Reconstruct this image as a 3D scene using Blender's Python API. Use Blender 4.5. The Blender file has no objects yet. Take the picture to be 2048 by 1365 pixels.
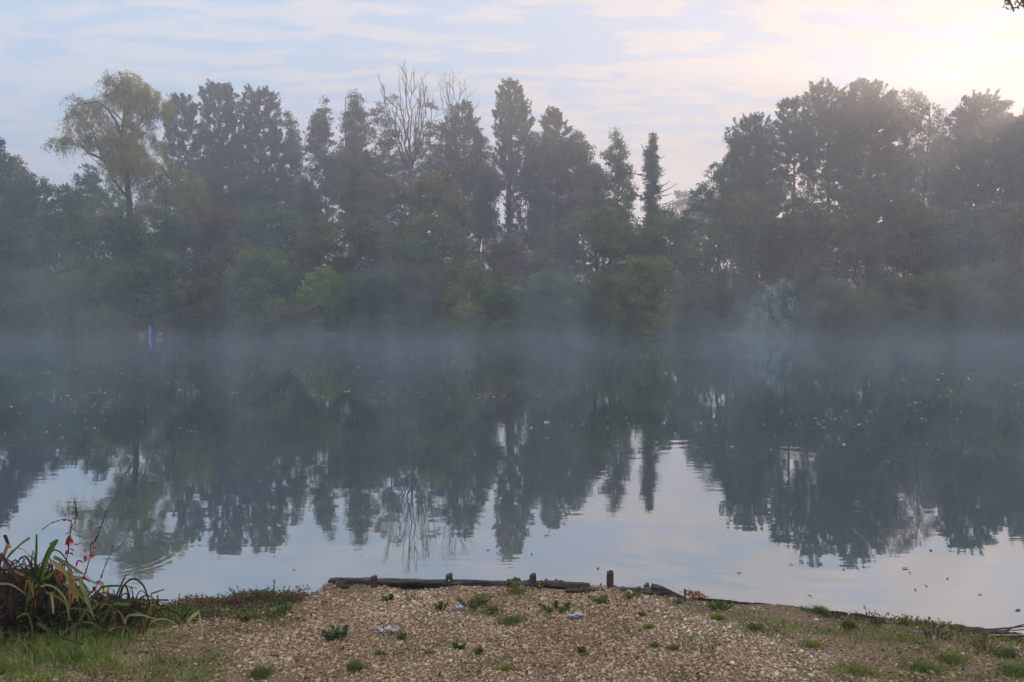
import bpy, math, random
import numpy as np
from mathutils import Vector

# ------------------------------------------------------------------ camera, sky, sun, exposure
S = bpy.context.scene
COL = S.collection
R = math.radians
F_PX = 1593.0
CAM_H = 2.6
PITCH = math.atan(90 / F_PX)
cam_d = bpy.data.cameras.new('camera')
cam_d.sensor_width = 36
cam_d.lens = F_PX * 36 / 2048
cam_d.clip_end = 3000
cam_d.clip_start = 0.05
cam = bpy.data.objects.new('camera', cam_d)
COL.objects.link(cam)
cam.location = (0, 0, CAM_H)
cam.rotation_euler = (R(90) - PITCH, 0, 0)
S.camera = cam

SUN_AZ = R(33.5)
SUN_EL = R(11.8)
w = bpy.data.worlds.new('World')
S.world = w
w.use_nodes = True
nt = w.node_tree
nt.nodes.clear()


def nd(nt, t, **k):
    n = nt.nodes.new(t)
    for a, b in k.items():
        setattr(n, a, b)
    return n


def math_n(nt, op, a, b=None, c=None, clamp=False):
    n = nd(nt, 'ShaderNodeMath', operation=op, use_clamp=clamp)
    for i, v in enumerate((a, b, c)):
        if v is None:
            continue
        if isinstance(v, (int, float)):
            n.inputs[i].default_value = v
        else:
            nt.links.new(v, n.inputs[i])
    return n.outputs[0]


def mixc(nt, fac, a, b, blend='MIX'):
    n = nd(nt, 'ShaderNodeMix', data_type='RGBA', blend_type=blend)
    for i, v in ((0, fac), (6, a), (7, b)):
        if isinstance(v, (int, float)):
            n.inputs[i].default_value = v
        elif isinstance(v, tuple):
            n.inputs[i].default_value = (*v, 1) if len(v) == 3 else v
        else:
            nt.links.new(v, n.inputs[i])
    return n.outputs[2]


def ramp(nt, v, stops, interp='LINEAR'):
    n = nd(nt, 'ShaderNodeValToRGB')
    n.color_ramp.interpolation = interp
    e = n.color_ramp.elements
    while len(e) < len(stops):
        e.new(0.5)
    for el, (p, c) in zip(e, stops):
        el.position = p
        el.color = (*c, 1) if isinstance(c, tuple) else (c, c, c, 1)
    nt.links.new(v, n.inputs[0])
    return n.outputs[0]


sky = nd(nt, 'ShaderNodeTexSky', sky_type='NISHITA')
sky.sun_disc = False
sky.sun_elevation = SUN_EL
sky.sun_rotation = SUN_AZ
sky.air_density = 1.0
sky.dust_density = 0.8
sky.ozone_density = 1.5
tc = nd(nt, 'ShaderNodeTexCoord')
sep = nd(nt, 'ShaderNodeSeparateXYZ')
nt.links.new(tc.outputs['Generated'], sep.inputs[0])
zz = math_n(nt, 'ADD', math_n(nt, 'MAXIMUM', sep.outputs[2], 0.0), 0.10)
cb = nd(nt, 'ShaderNodeCombineXYZ')
nt.links.new(math_n(nt, 'DIVIDE', sep.outputs[0], zz), cb.inputs[0])
nt.links.new(math_n(nt, 'DIVIDE', sep.outputs[1], zz), cb.inputs[1])
mp = nd(nt, 'ShaderNodeMapping')
mp.inputs['Rotation'].default_value = (0, 0, R(18))
mp.inputs['Scale'].default_value = (1.0, 2.3, 1)
mp.inputs['Location'].default_value = (3.1, 1.7, 0)
nt.links.new(cb.outputs[0], mp.inputs[0])
n1 = nd(nt, 'ShaderNodeTexNoise')
n1.inputs['Scale'].default_value = 4.2
n1.inputs['Detail'].default_value = 6
n1.inputs['Roughness'].default_value = 0.52
n1.inputs['Distortion'].default_value = 0.25
nt.links.new(mp.outputs[0], n1.inputs['Vector'])
n2 = nd(nt, 'ShaderNodeTexNoise')
n2.inputs['Scale'].default_value = 0.55
n2.inputs['Detail'].default_value = 2
nt.links.new(mp.outputs[0], n2.inputs['Vector'])
cl = math_n(nt, 'ADD', math_n(nt, 'MULTIPLY', n1.outputs[0], 0.75), math_n(nt, 'MULTIPLY', n2.outputs[0], 0.35))
# thin cloud sheet: veil everywhere, thicker puffs with warm lit edges
veil = ramp(nt, cl, [(0.38, 0.94), (0.60, 1.0)])
puff = ramp(nt, cl, [(0.50, 0.0), (0.575, 1.0)])
sun_dir = Vector((math.sin(SUN_AZ) * math.cos(SUN_EL), math.cos(SUN_AZ) * math.cos(SUN_EL), math.sin(SUN_EL)))
dt = nd(nt, 'ShaderNodeVectorMath', operation='DOT_PRODUCT')
nt.links.new(tc.outputs['Generated'], dt.inputs[0])
dt.inputs[1].default_value = sun_dir
glow = math_n(nt, 'POWER', math_n(nt, 'MAXIMUM', dt.outputs['Value'], 0.0), 3.5)
base_cloud = mixc(nt, glow, (2.15, 2.9, 3.85), (1.5, 1.9, 2.7))
lit_cloud = mixc(nt, glow, (2.8, 3.15, 3.75), (2.9, 2.5, 2.4))
cloudc = mixc(nt, puff, base_cloud, lit_cloud)
# a veiled sky is brightest overhead
high = math_n(nt, 'MULTIPLY', math_n(nt, 'POWER', math_n(nt, 'MAXIMUM', sep.outputs[2], 0.0), 2.6), 1.0)
cloudc = mixc(nt, high, cloudc, (9.0, 9.0, 9.6))
skyc = mixc(nt, veil, sky.outputs[0], cloudc)
bg = nd(nt, 'ShaderNodeBackground')
bg.inputs[1].default_value = 0.09
out = nd(nt, 'ShaderNodeOutputWorld')
nt.links.new(skyc, bg.inputs[0])
nt.links.new(bg.outputs[0], out.inputs[0])

sd = bpy.data.lights.new('sun', 'SUN')
sd.energy = 1.7
sd.angle = R(1.2)
sd.color = (1.0, 0.66, 0.43)
so = bpy.data.objects.new('sun', sd)
COL.objects.link(so)
so.rotation_euler = (-sun_dir).to_track_quat('-Z', 'Y').to_euler()
so.location = (60, 90, 60)

S.view_settings.view_transform = 'Standard'
S.view_settings.look = 'None'
S.view_settings.exposure = 1.36
S.view_settings.gamma = 1.0
S.cycles.use_denoising = True
S.cycles.max_bounces = 6
S.cycles.diffuse_bounces = 2
S.cycles.glossy_bounces = 3
S.cycles.transmission_bounces = 2
S.cycles.transparent_max_bounces = 8
S.cycles.volume_bounces = 0
S.cycles.volume_max_steps = 64
S.cycles.use_adaptive_sampling = False

# ------------------------------------------------------------------ helpers
CP, SP = math.cos(PITCH), math.sin(PITCH)


def at(px, py, Y):
    """point seen at a pixel of the 2048x1365 photograph, at ground distance Y"""
    a = (px - 1024) / F_PX
    b = (682.5 - py) / F_PX
    t = Y / (CP + b * SP)
    return np.array((a * t, Y, CAM_H + t * (-SP + b * CP)))


def on_z(px, py, z):
    a = (px - 1024) / F_PX
    b = (682.5 - py) / F_PX
    t = (z - CAM_H) / (-SP + b * CP)
    return np.array((a * t, t * (CP + b * SP), z))


def mesh_np(name, V, F, mat=None, rnd=None, smooth=False, mi=None):
    V = np.asarray(V, np.float32)
    F = np.asarray(F, np.int32)
    me = bpy.data.meshes.new(name)
    k = F.shape[1]
    me.vertices.add(len(V))
    me.vertices.foreach_set('co', V.ravel())
    me.loops.add(F.size)
    me.loops.foreach_set('vertex_index', F.ravel())
    me.polygons.add(len(F))
    me.polygons.foreach_set('loop_start', np.arange(len(F), dtype=np.int32) * k)
    me.polygons.foreach_set('loop_total', np.full(len(F), k, np.int32))
    if smooth:
        me.polygons.foreach_set('use_smooth', np.ones(len(F), bool))
    if mi is not None:
        me.polygons.foreach_set('material_index', np.asarray(mi, np.int32))
    me.update(calc_edges=True)
    if rnd is not None:
        a = me.attributes.new('rnd', 'FLOAT', 'FACE')
        a.data.foreach_set('value', np.asarray(rnd, np.float32))
    for m in (mat if isinstance(mat, (list, tuple)) else [mat]):
        if m:
            me.materials.append(m)
    return me


def link(name, me, parent=None, loc=(0, 0, 0), color=None):
    o = bpy.data.objects.new(name, me)
    COL.objects.link(o)
    o.location = loc
    if parent:
        o.parent = parent
    if color:
        o.color = (*color, 1)
    return o


def tag(o, label=None, cat=None, group=None, kind=None):
    if label:
        o['label'] = label
    if cat:
        o['category'] = cat
    if group:
        o['group'] = group
    if kind:
        o['kind'] = kind
    return o


def empty(name, loc, label, cat, group=None):
    o = bpy.data.objects.new(name, None)
    COL.objects.link(o)
    o.location = loc
    o.empty_display_size = 0.3
    return tag(o, label, cat, group)


def unit(a):
    return a / (np.linalg.norm(a, axis=-1, keepdims=True) + 1e-9)


def leaf_quads(P, D, L, W, rng, flat=None):
    """diamond shaped leaves: P (n,3) start, D direction, L length, W width"""
    n = len(P)
    D = unit(D)
    r = rng.normal(size=(n, 3)) if flat is None else flat
    s = unit(np.cross(D, r))
    L = np.broadcast_to(L, n)[:, None]
    W = np.broadcast_to(W, n)[:, None]
    V = np.stack([P, P + D * L * .45 + s * W * .5, P + D * L, P + D * L * .45 - s * W * .5], 1).reshape(-1, 3)
    return V, np.arange(4 * n).reshape(-1, 4)


class Tubes:
    def __init__(s):
        s.V, s.F, s.n = [], [], 0

    def add(s, pts, rad, k=6):
        pts = np.asarray(pts, float)
        m = len(pts)
        rad = np.broadcast_to(rad, m)
        T = np.gradient(pts, axis=0)
        T = unit(T)
        ref = np.array((0.31, 0.95, 0.1)) if abs(T[:, 2]).mean() > .6 else np.array((0.05, 0.1, 1))
        A = unit(np.cross(T, ref))
        B = np.cross(T, A)
        an = np.arange(k) * 2 * math.pi / k
        ring = pts[:, None] + rad[:, None, None] * (np.cos(an)[None, :, None] * A[:, None] + np.sin(an)[None, :, None] * B[:, None])
        s.V.append(ring.reshape(-1, 3))
        i = np.arange(m - 1)[:, None] * k
        j = np.arange(k)[None]
        j2 = (j + 1) % k
        s.F.append(np.stack([i + j, i + j2, i + k + j2, i + k + j], -1).reshape(-1, 4) + s.n)
        for e in (0, m - 1):                      # caps
            c = e * k
            idx = [c + q for q in range(k)]
            for q in range(1, k - 2, 2):
                s.F.append(np.array([[idx[0], idx[q], idx[q + 1], idx[min(q + 2, k - 1)]]]) + s.n)
        s.n += m * k

    def arr(s):
        return np.concatenate(s.V), np.concatenate(s.F)

    def mesh(s, name, mat, off=(0, 0, 0)):
        V, F = s.arr()
        return mesh_np(name, V - np.asarray(off), F, mat, smooth=True)


def lumps(P, sc, seed):
    """cheap smooth 3-D noise about -1..1"""
    r = np.random.default_rng(seed)
    v = np.zeros(len(P))
    for k in range(5):
        d = unit(r.normal(size=3)) * sc * (0.7 + 0.5 * k)
        v += np.sin(P @ d + r.uniform(0, 7)) / (1 + .3 * k)
    return v / 2.6


def bez(p0, p1, p2, n=8):
    t = np.linspace(0, 1, n)[:, None]
    return (1 - t) ** 2 * np.asarray(p0) + 2 * t * (1 - t) * np.asarray(p1) + t * t * np.asarray(p2)


# ------------------------------------------------------------------ materials
def mat_new(name):
    m = bpy.data.materials.new(name)
    m.use_nodes = True
    m.node_tree.nodes.clear()
    return m, m.node_tree


def foliage_mat(name, color=None, var=0.75, transl=0.35, scale=0.5, second=None, second_at=0.80):
    """leaf colour (own or the object's) varied by clump and by leaf"""
    m, t = mat_new(name)
    if color is None:
        oi = nd(t, 'ShaderNodeObjectInfo')
        c = oi.outputs['Color']
    else:
        n = nd(t, 'ShaderNodeRGB')
        n.outputs[0].default_value = (*color, 1)
        c = n.outputs[0]
    g = nd(t, 'ShaderNodeNewGeometry')
    nz = nd(t, 'ShaderNodeTexNoise')
    nz.inputs['Scale'].default_value = scale
    nz.inputs['Detail'].default_value = 3
    t.links.new(g.outputs['Position'], nz.inputs['Vector'])
    rn = nd(t, 'ShaderNodeAttribute', attribute_name='rnd')
    v = math_n(t, 'ADD', math_n(t, 'MULTIPLY', nz.outputs[0], 1.6), math_n(t, 'MULTIPLY', rn.outputs['Fac'], 0.8))
    val = math_n(t, 'MULTIPLY_ADD', math_n(t, 'SUBTRACT', v, 1.2), var * 1.6, 1.0)
    hs = nd(t, 'ShaderNodeHueSaturation')
    t.links.new(math_n(t, 'MULTIPLY_ADD', nz.outputs[0], -0.10, 0.55), hs.inputs['Hue'])
    t.links.new(math_n(t, 'MAXIMUM', val, 0.3), hs.inputs['Value'])
    t.links.new(c, hs.inputs['Color'])
    c2 = hs.outputs[0]
    if second:
        f = ramp(t, rn.outputs['Fac'], [(second_at, 0.0), (second_at + 0.1, 1.0)])
        c2 = mixc(t, f, c2, second)
    d = nd(t, 'ShaderNodeBsdfDiffuse')
    tr = nd(t, 'ShaderNodeBsdfTranslucent')
    mx = nd(t, 'ShaderNodeMixShader')
    mx.inputs[0].default_value = transl
    t.links.new(c2, d.inputs[0])
    t.links.new(c2, tr.inputs[0])
    t.links.new(d.outputs[0], mx.inputs[1])
    t.links.new(tr.outputs[0], mx.inputs[2])
    o = nd(t, 'ShaderNodeOutputMaterial')
    t.links.new(mx.outputs[0], o.inputs[0])
    return m


def rough_mat(name, stops, scale=4, detail=6, rough=0.9, bump=0.4, bscale=30, stretch=(1, 1, 1), attr=False, bdist=0.01):
    m, t = mat_new(name)
    g = nd(t, 'ShaderNodeTexCoord')
    mp = nd(t, 'ShaderNodeMapping')
    mp.inputs['Scale'].default_value = stretch
    t.links.new(g.outputs['Object'], mp.inputs[0])
    if attr:
        a = nd(t, 'ShaderNodeAttribute', attribute_name='rnd')
        v = a.outputs['Fac']
    else:
        nz = nd(t, 'ShaderNodeTexNoise')
        nz.inputs['Scale'].default_value = scale
        nz.inputs['Detail'].default_value = detail
        t.links.new(mp.outputs[0], nz.inputs['Vector'])
        v = nz.outputs[0]
    c = ramp(t, v, stops)
    b = nd(t, 'ShaderNodeBsdfPrincipled')
    b.inputs['Roughness'].default_value = rough
    b.inputs['Specular IOR Level'].default_value = 0.25
    t.links.new(c, b.inputs['Base Color'])
    if bump:
        n2 = nd(t, 'ShaderNodeTexNoise')
        n2.inputs['Scale'].default_value = bscale
        n2.inputs['Detail'].default_value = 6
        t.links.new(mp.outputs[0], n2.inputs['Vector'])
        bp = nd(t, 'ShaderNodeBump')
        bp.inputs['Strength'].default_value = bump
        bp.inputs['Distance'].default_value = bdist
        t.links.new(n2.outputs[0], bp.inputs['Height'])
        t.links.new(bp.outputs[0], b.inputs['Normal'])
    o = nd(t, 'ShaderNodeOutputMaterial')
    t.links.new(b.outputs[0], o.inputs[0])
    return m


M_LEAF = foliage_mat('leaf_foliage')
M_NEEDLE = foliage_mat('needle_foliage', var=0.35, transl=0.12)
M_GRASS = foliage_mat('grass_blades', var=0.7, transl=0.3, scale=6, second=(0.20, 0.145, 0.06), second_at=0.70)
M_WEED = foliage_mat('weed_leaves', var=0.75, transl=0.3, scale=9, second=(0.15, 0.09, 0.045))
M_BARK = rough_mat('bark', [(0.3, (0.035, 0.028, 0.022)), (0.7, (0.10, 0.085, 0.07))], scale=3, bump=0.6, bscale=14, stretch=(1, 1, .25), bdist=.03)
M_PALEBARK = rough_mat('pale_bark', [(0.3, (0.16, 0.14, 0.11)), (0.7, (0.32, 0.29, 0.24))], scale=3, bump=0.4, bscale=14, stretch=(1, 1, .25), bdist=.02)
M_SOIL = rough_mat('soil', [(0.25, (0.05, 0.03, 0.018)), (0.5, (0.14, 0.09, 0.055)), (0.70, (0.30, 0.21, 0.14))], scale=75, bump=0.9, bscale=110, bdist=.01)
M_STONE = rough_mat('gravel_stone', [(0.0, (0.09, 0.052, 0.030)), (0.25, (0.21, 0.130, 0.075)), (0.5, (0.33, 0.22, 0.13)), (0.72, (0.43, 0.315, 0.20)),
                                     (0.86, (0.34, 0.28, 0.23)), (1.0, (0.64, 0.53, 0.39))], attr=True, rough=0.75, bump=0.3, bscale=160, bdist=.003)
M_TIMBER = rough_mat('weathered_timber', [(0.34, (0.010, 0.008, 0.007)), (0.5, (0.034, 0.026, 0.021)), (0.70, (0.12, 0.098, 0.082))], scale=6,
                     bump=0.9, bscale=16, stretch=(0.6, 7, 7), bdist=.012)
M_POST = rough_mat('post_timber', [(0.25, (0.016, 0.013, 0.010)), (0.5, (0.055, 0.04, 0.03)), (0.75, (0.14, 0.11, 0.085))], scale=9,
                   bump=0.9, bscale=24, stretch=(5, 5, .6), bdist=.008)

# ------------------------------------------------------------------ ground, water
EDGE_PX = [(-700, 1290), (-300, 1262), (0, 1245), (180, 1236), (330, 1222), (500, 1200), (636, 1190), (655, 1162), (900, 1165), (1100, 1168), (1300, 1174),
           (1368, 1190), (1550, 1207), (1700, 1223), (1900, 1254), (2048, 1272), (2300, 1300), (2700, 1345)]
EDGE_Z = 0.24
ED = np.array([on_z(x, y, EDGE_Z)[:2] for x, y in EDGE_PX])


def y_edge(x):
    x = np.asarray(x, float)
    y = np.interp(x, ED[:, 0], ED[:, 1])
    y = np.where(x < ED[0, 0], ED[0, 1] + (x - ED[0, 0]) * .12, y)
    return np.where(x > ED[-1, 0], ED[-1, 1] - (x - ED[-1, 0]) * .12, y)


def y_bank(x):
    return on_z(1024, 671, 0)[1] + 1.3 + 0.5 * np.sin(x * .21 + 1) + 0.4 * np.sin(x * .63)


def g_height(x, y):
    """near bank height"""
    d = np.maximum(y_edge(x) - y, 0)
    h = EDGE_Z - 0.014 + 0.075 * np.minimum(d, 3) + 0.02 * np.maximum(d - 3, 0) ** .7
    h = h + 0.015 * np.sin(x * 2.3 + y * 1.1) + 0.012 * np.sin(x * 5.1 - y * 3.7 + 1) + .008 * np.sin(x * 11 + y * 9)
    lump = 0.05 * np.exp(-((x + 2.9) / 1.1) ** 2)         # the left corner stands a little higher
    return h + lump


def ground_pt(px, py):
    z = 0.3
    for _ in range(8):
        p = on_z(px, py, z)
        z = float(g_height(p[0], p[1]))
    p[2] = z
    return p


xs = np.unique(np.concatenate([np.linspace(-8, 8, 260), np.linspace(-60, 60, 160), np.linspace(-260, 260, 60)]))
offs = [-160, -90, -50, -25, -14, -9, -6] + list(np.linspace(-4, -.06, 70)) + [0.0]
rowsV = []
for o_ in offs:
    yy = y_edge(xs) + o_
    zz_ = g_height(xs, yy)
    rowsV.append(np.stack([xs, yy, zz_], 1))
for o_, z_ in ((0.02, -0.35), (0.6, -.8), (3, -1.5)):
    rowsV.append(np.stack([xs, y_edge(xs) + o_, np.full_like(xs, z_)], 1))
for o_, z_ in ((-8, -1.4), (-2, -.7), (-.4, -.15), (0, .02), (.5, .08), (1.5, .2), (4, .6), (10, 1.1), (20, 1.2), (40, 1.3), (80, 1.6), (200, 2.0)):
    yb = y_bank(xs)
    rowsV.append(np.stack([xs, yb + o_, z_ + (0.12 * np.sin(xs * .9 + o_) if z_ > 0 else 0) * np.ones_like(xs)], 1))
V = np.concatenate(rowsV)
nx, ny = len(xs), len(rowsV)
i = np.arange(ny - 1)[:, None] * nx
j = np.arange(nx - 1)[None]
Fq = np.stack([i + j, i + j + 1, i + nx + j + 1, i + nx + j], -1).reshape(-1, 4)
ground = link('ground', mesh_np('ground', V, Fq, M_SOIL, smooth=True))
tag(ground, kind='structure')

m, t = mat_new('lake_water')
geo = nd(t, 'ShaderNodeNewGeometry')
mpw = nd(t, 'ShaderNodeMapping')
mpw.inputs['Scale'].default_value = (0.55, 1.6, 1)
t.links.new(geo.outputs['Position'], mpw.inputs[0])
nw = nd(t, 'ShaderNodeTexNoise')
nw.inputs['Scale'].default_value = 1.1
nw.inputs['Detail'].default_value = 3
nw.inputs['Roughness'].default_value = 0.5
t.links.new(mpw.outputs[0], nw.inputs['Vector'])
nw2 = nd(t, 'ShaderNodeTexNoise')
nw2.inputs['Scale'].default_value = 5.0
nw2.inputs['Detail'].default_value = 2
t.links.new(mpw.outputs[0], nw2.inputs['Vector'])
npatch = nd(t, 'ShaderNodeTexNoise')
npatch.inputs['Scale'].default_value = 0.16
npatch.inputs['Detail'].default_value = 2
t.links.new(mpw.outputs[0], npatch.inputs['Vector'])
patch = ramp(t, npatch.outputs[0], [(0.47, 0.12), (0.62, 1.0)])
# two slow ring systems spreading over the right and left of the lake
def rings(cx, cy, rad, wl):
    vs = nd(t, 'ShaderNodeVectorMath', operation='DISTANCE')
    t.links.new(geo.outputs['Position'], vs.inputs[0])
    vs.inputs[1].default_value = (cx, cy, 0)
    d = vs.outputs['Value']
    s = math_n(t, 'SINE', math_n(t, 'MULTIPLY', d, 2 * math.pi / wl))
    e = math_n(t, 'POWER', 2.718, math_n(t, 'MULTIPLY', math_n(t, 'POWER', math_n(t, 'DIVIDE', math_n(t, 'SUBTRACT', d, rad), rad * .22), 2.0), -1.0))
    return math_n(t, 'MULTIPLY', s, e)
pr = on_z(1560, 985, 0)
pl = on_z(215, 1110, 0)
rg = math_n(t, 'ADD', math_n(t, 'MULTIPLY', rings(pr[0], pr[1], 3.6, .42), 0.0010), math_n(t, 'MULTIPLY', rings(pl[0], pl[1], .62, .11), 0.0004))
h = math_n(t, 'ADD', math_n(t, 'MULTIPLY', nw.outputs[0], 0.0060),
           math_n(t, 'MULTIPLY', math_n(t, 'MULTIPLY', nw2.outputs[0], patch), 0.0040))
h = math_n(t, 'ADD', h, rg)
bp = nd(t, 'ShaderNodeBump')
bp.inputs['Strength'].default_value = 1.0
bp.inputs['Distance'].default_value = 0.30
t.links.new(h, bp.inputs['Height'])
gl = nd(t, 'ShaderNodeBsdfGlossy')
gl.inputs['Roughness'].default_value = 0.015
gl.inputs['Color'].default_value = (0.93, 0.98, 1.0, 1)
t.links.new(bp.outputs[0], gl.inputs['Normal'])
df = nd(t, 'ShaderNodeBsdfDiffuse')
df.inputs['Color'].default_value = (0.014, 0.027, 0.032, 1)
fr = nd(t, 'ShaderNodeFresnel')
fr.inputs['IOR'].default_value = 1.33
ff = math_n(t, 'POWER', fr.outputs[0], 0.36)
mx = nd(t, 'ShaderNodeMixShader')
t.links.new(ff, mx.inputs[0])
t.links.new(df.outputs[0], mx.inputs[1])
t.links.new(gl.outputs[0], mx.inputs[2])
ow = nd(t, 'ShaderNodeOutputMaterial')
t.links.new(mx.outputs[0], ow.inputs[0])
M_WATER = m
water = link('water', mesh_np('water', [(-255, 3.2, 0), (255, 3.2, 0), (255, 58, 0), (-255, 58, 0)], [(0, 1, 2, 3)], M_WATER))
tag(water, kind='structure')

# ------------------------------------------------------------------ trees
DARKPINE = (0.030, 0.048, 0.030)
GREEN = (0.050, 0.085, 0.026)
MID = (0.062, 0.092, 0.032)
OLIVE = (0.085, 0.095, 0.030)
YELLOW = (0.17, 0.15, 0.045)
RUST = (0.14, 0.085, 0.040)
BLUEG = (0.038, 0.075, 0.048)
SILVER = (0.16, 0.24, 0.22)


def tuft_leaves(T, out_dir, kind, rng, dens=1.0, size=1.0):
    """leaves of the tufts centred at T"""
    n = len(T)
    if kind == 'pine':
        k = max(6, int(52 * dens))
        O = np.repeat(out_dir, k, 0)
        ax = unit(out_dir * .45 + np.array((0, 0, .8)) + rng.normal(size=(n, 3)) * .22)
        ln = rng.uniform(.45, 1.0, (n, 1)) * size
        s = rng.uniform(0, 1, (n * k, 1))
        A = np.repeat(ax, k, 0)
        rad = .24 * size * (1.05 - .75 * s ** 2)
        P = np.repeat(T, k, 0) + A * s * np.repeat(ln, k, 0) * .8 + unit(rng.normal(size=(n * k, 3))) * rad * rng.uniform(.1, 1, (n * k, 1))
        D = A * .8 + rng.normal(size=(n * k, 3)) * .5
        L = rng.uniform(.13, .26, n * k) * size
        W = L * .38
    elif kind == 'willow':
        k = max(4, int(34 * dens))
        P = np.repeat(T, k, 0)
        O = np.repeat(out_dir, k, 0)
        s = rng.uniform(0, 1, (n * k, 1)) ** .8
        ln = np.repeat(rng.uniform(.5, 1.5, (n, 1)), k, 0) * size
        O = O * np.array((1, 1, .3))
        P = P + O * (s * .8 * ln) + np.array((0, 0, 1)) * (.25 * ln * np.sin(s * 2.6) - .9 * ln * s * s)
        P = P + rng.normal(size=(n * k, 3)) * .14 * size
        D = O * (1 - s) * .8 + np.array((0, 0, -.9)) * (s + .15) + rng.normal(size=(n * k, 3)) * .35
        L = rng.uniform(.13, .26, n * k) * size
        W = L * .30
    else:
        k = max(4, int(30 * dens))
        P = np.repeat(T, k, 0)
        O = np.repeat(out_dir, k, 0)
        P = P + unit(rng.normal(size=(n * k, 3))) * rng.uniform(0, 1, (n * k, 1)) ** .5 * np.array((.44, .44, .26)) * size * np.repeat(rng.uniform(.6, 1.25, (n, 1)), k, 0)
        D = O * .5 + rng.normal(size=(n * k, 3)) * .7 + np.array((0, 0, -.15))
        L = rng.uniform(.11, .21, n * k) * size
        W = L * .60
    return P, D, L, W


def crown_from_lobes(lobes, kind, rng, dens=1.0, gap=0.0, lsz=1.0, spacing=.55, ldens=1.0, gapscale=1.3):
    """lobes: list of (centre xyz, rx, ry, rz) in metres. Returns tuft centres and the leaf mesh arrays."""
    Ts, Os = [], []
    for (c, rx, ry, rz) in lobes:
        area = 4 * math.pi * ((rx * ry) ** 1.6 / 3 + (rx * rz) ** 1.6 / 3 + (ry * rz) ** 1.6 / 3) ** (1 / 1.6)
        n = max(4, int(dens * area / (spacing ** 2) * .62))
        d = unit(rng.normal(size=(n, 3)))
        u = rng.uniform(.10, 1, (n, 1)) ** (1 / 2.6)
        Ts.append(np.asarray(c) + d * u * np.array((rx, ry, rz)))
        Os.append(d)
    T = np.concatenate(Ts)
    O = np.concatenate(Os)
    if gap > 0:
        keep = lumps(T, gapscale, int(rng.integers(1e6))) > (-1.1 + gap * 1.5)
        T, O = T[keep], O[keep]
    P, D, L, W = tuft_leaves(T, O, kind, rng, ldens, lsz)
    V, Fc = leaf_quads(P, D, L, W, rng)
    k_ = len(Fc) // len(T)
    return T, V, Fc, np.repeat(rng.uniform(0, 1, len(T)), k_) * .75 + rng.uniform(0, .25, len(Fc))


def branches(tb, trunk_pts, trunk_r, T, rng, n=24, r0=.07, sag=.2, lift=.45):
    trunk_pts = np.asarray(trunk_pts)
    zt = trunk_pts[:, 2]
    for idx in rng.choice(len(T), min(n, len(T)), replace=False):
        e = T[idx]
        hd = np.hypot(e[0] - trunk_pts[0][0], e[1] - trunk_pts[0][1])
        zs = np.clip(e[2] - lift * hd - .3, zt[0] + .25 * (zt[-1] - zt[0]), zt[-1] - .2)
        s = np.array([np.interp(zs, zt, trunk_pts[:, q]) for q in range(3)])
        mid = (s + e) / 2 + np.array((0, 0, -sag * hd * .3)) + rng.normal(size=3) * .12 * max(hd, .5)
        L_ = np.linalg.norm(e - s)
        tb.add(bez(s, mid, e, 6), np.linspace(min(r0, .02 + L_ * .018), .012, 6), 4)


def px_lobes(px, D, depth=1.0, rng=None):
    out = []
    for q in px:
        x, y, rx = q[:3]
        ry = q[3] if len(q) > 3 else rx
        c = at(x, y, D)
        m_ = D / F_PX
        c[1] += (rng.uniform(-.5, .5) * depth * rx * m_ * 1.5) if rng is not None else 0
        out.append((c, rx * m_, rx * m_ * depth, ry * m_))
    return out


def profile_lobes(rows, D, rng, step=.9, fill=1.0):
    """rows (y,xl,xr) px from top to bottom -> many small lobes filling the outline in the round"""
    ys = np.array([r[0] for r in rows], float)
    xl = np.array([r[1] for r in rows], float)
    xr = np.array([r[2] for r in rows], float)
    m_ = D / F_PX
    out = []
    y = ys[0] + 3
    while y < ys[-1]:
        a, b = np.interp(y, ys, xl), np.interp(y, ys, xr)
        hw = (b - a) / 2 * m_
        cx = (a + b) / 2
        n = max(1, int(2.2 * fill * hw / step + .6))
        for k in range(n):
            an = rng.uniform(0, 2 * math.pi)
            rr = hw * math.sqrt(rng.uniform(.25, 1)) - .35
            rr = max(rr, 0)
            c = at(cx, y, D)
            r_ = rng.uniform(.45, .8) * min(1.0, .35 + hw * .45) * step / .9
            c = c + np.array((math.cos(an) * rr, math.sin(an) * rr * .9, rng.uniform(-.25, .25)))
            if n == 1:
                c[0] = at(cx, y, D)[0]
            out.append((c, r_, r_, r_ * .85))
        y += step * .52 / m_ * (0.8 + rng.uniform(0, .4))
    return out


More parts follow.
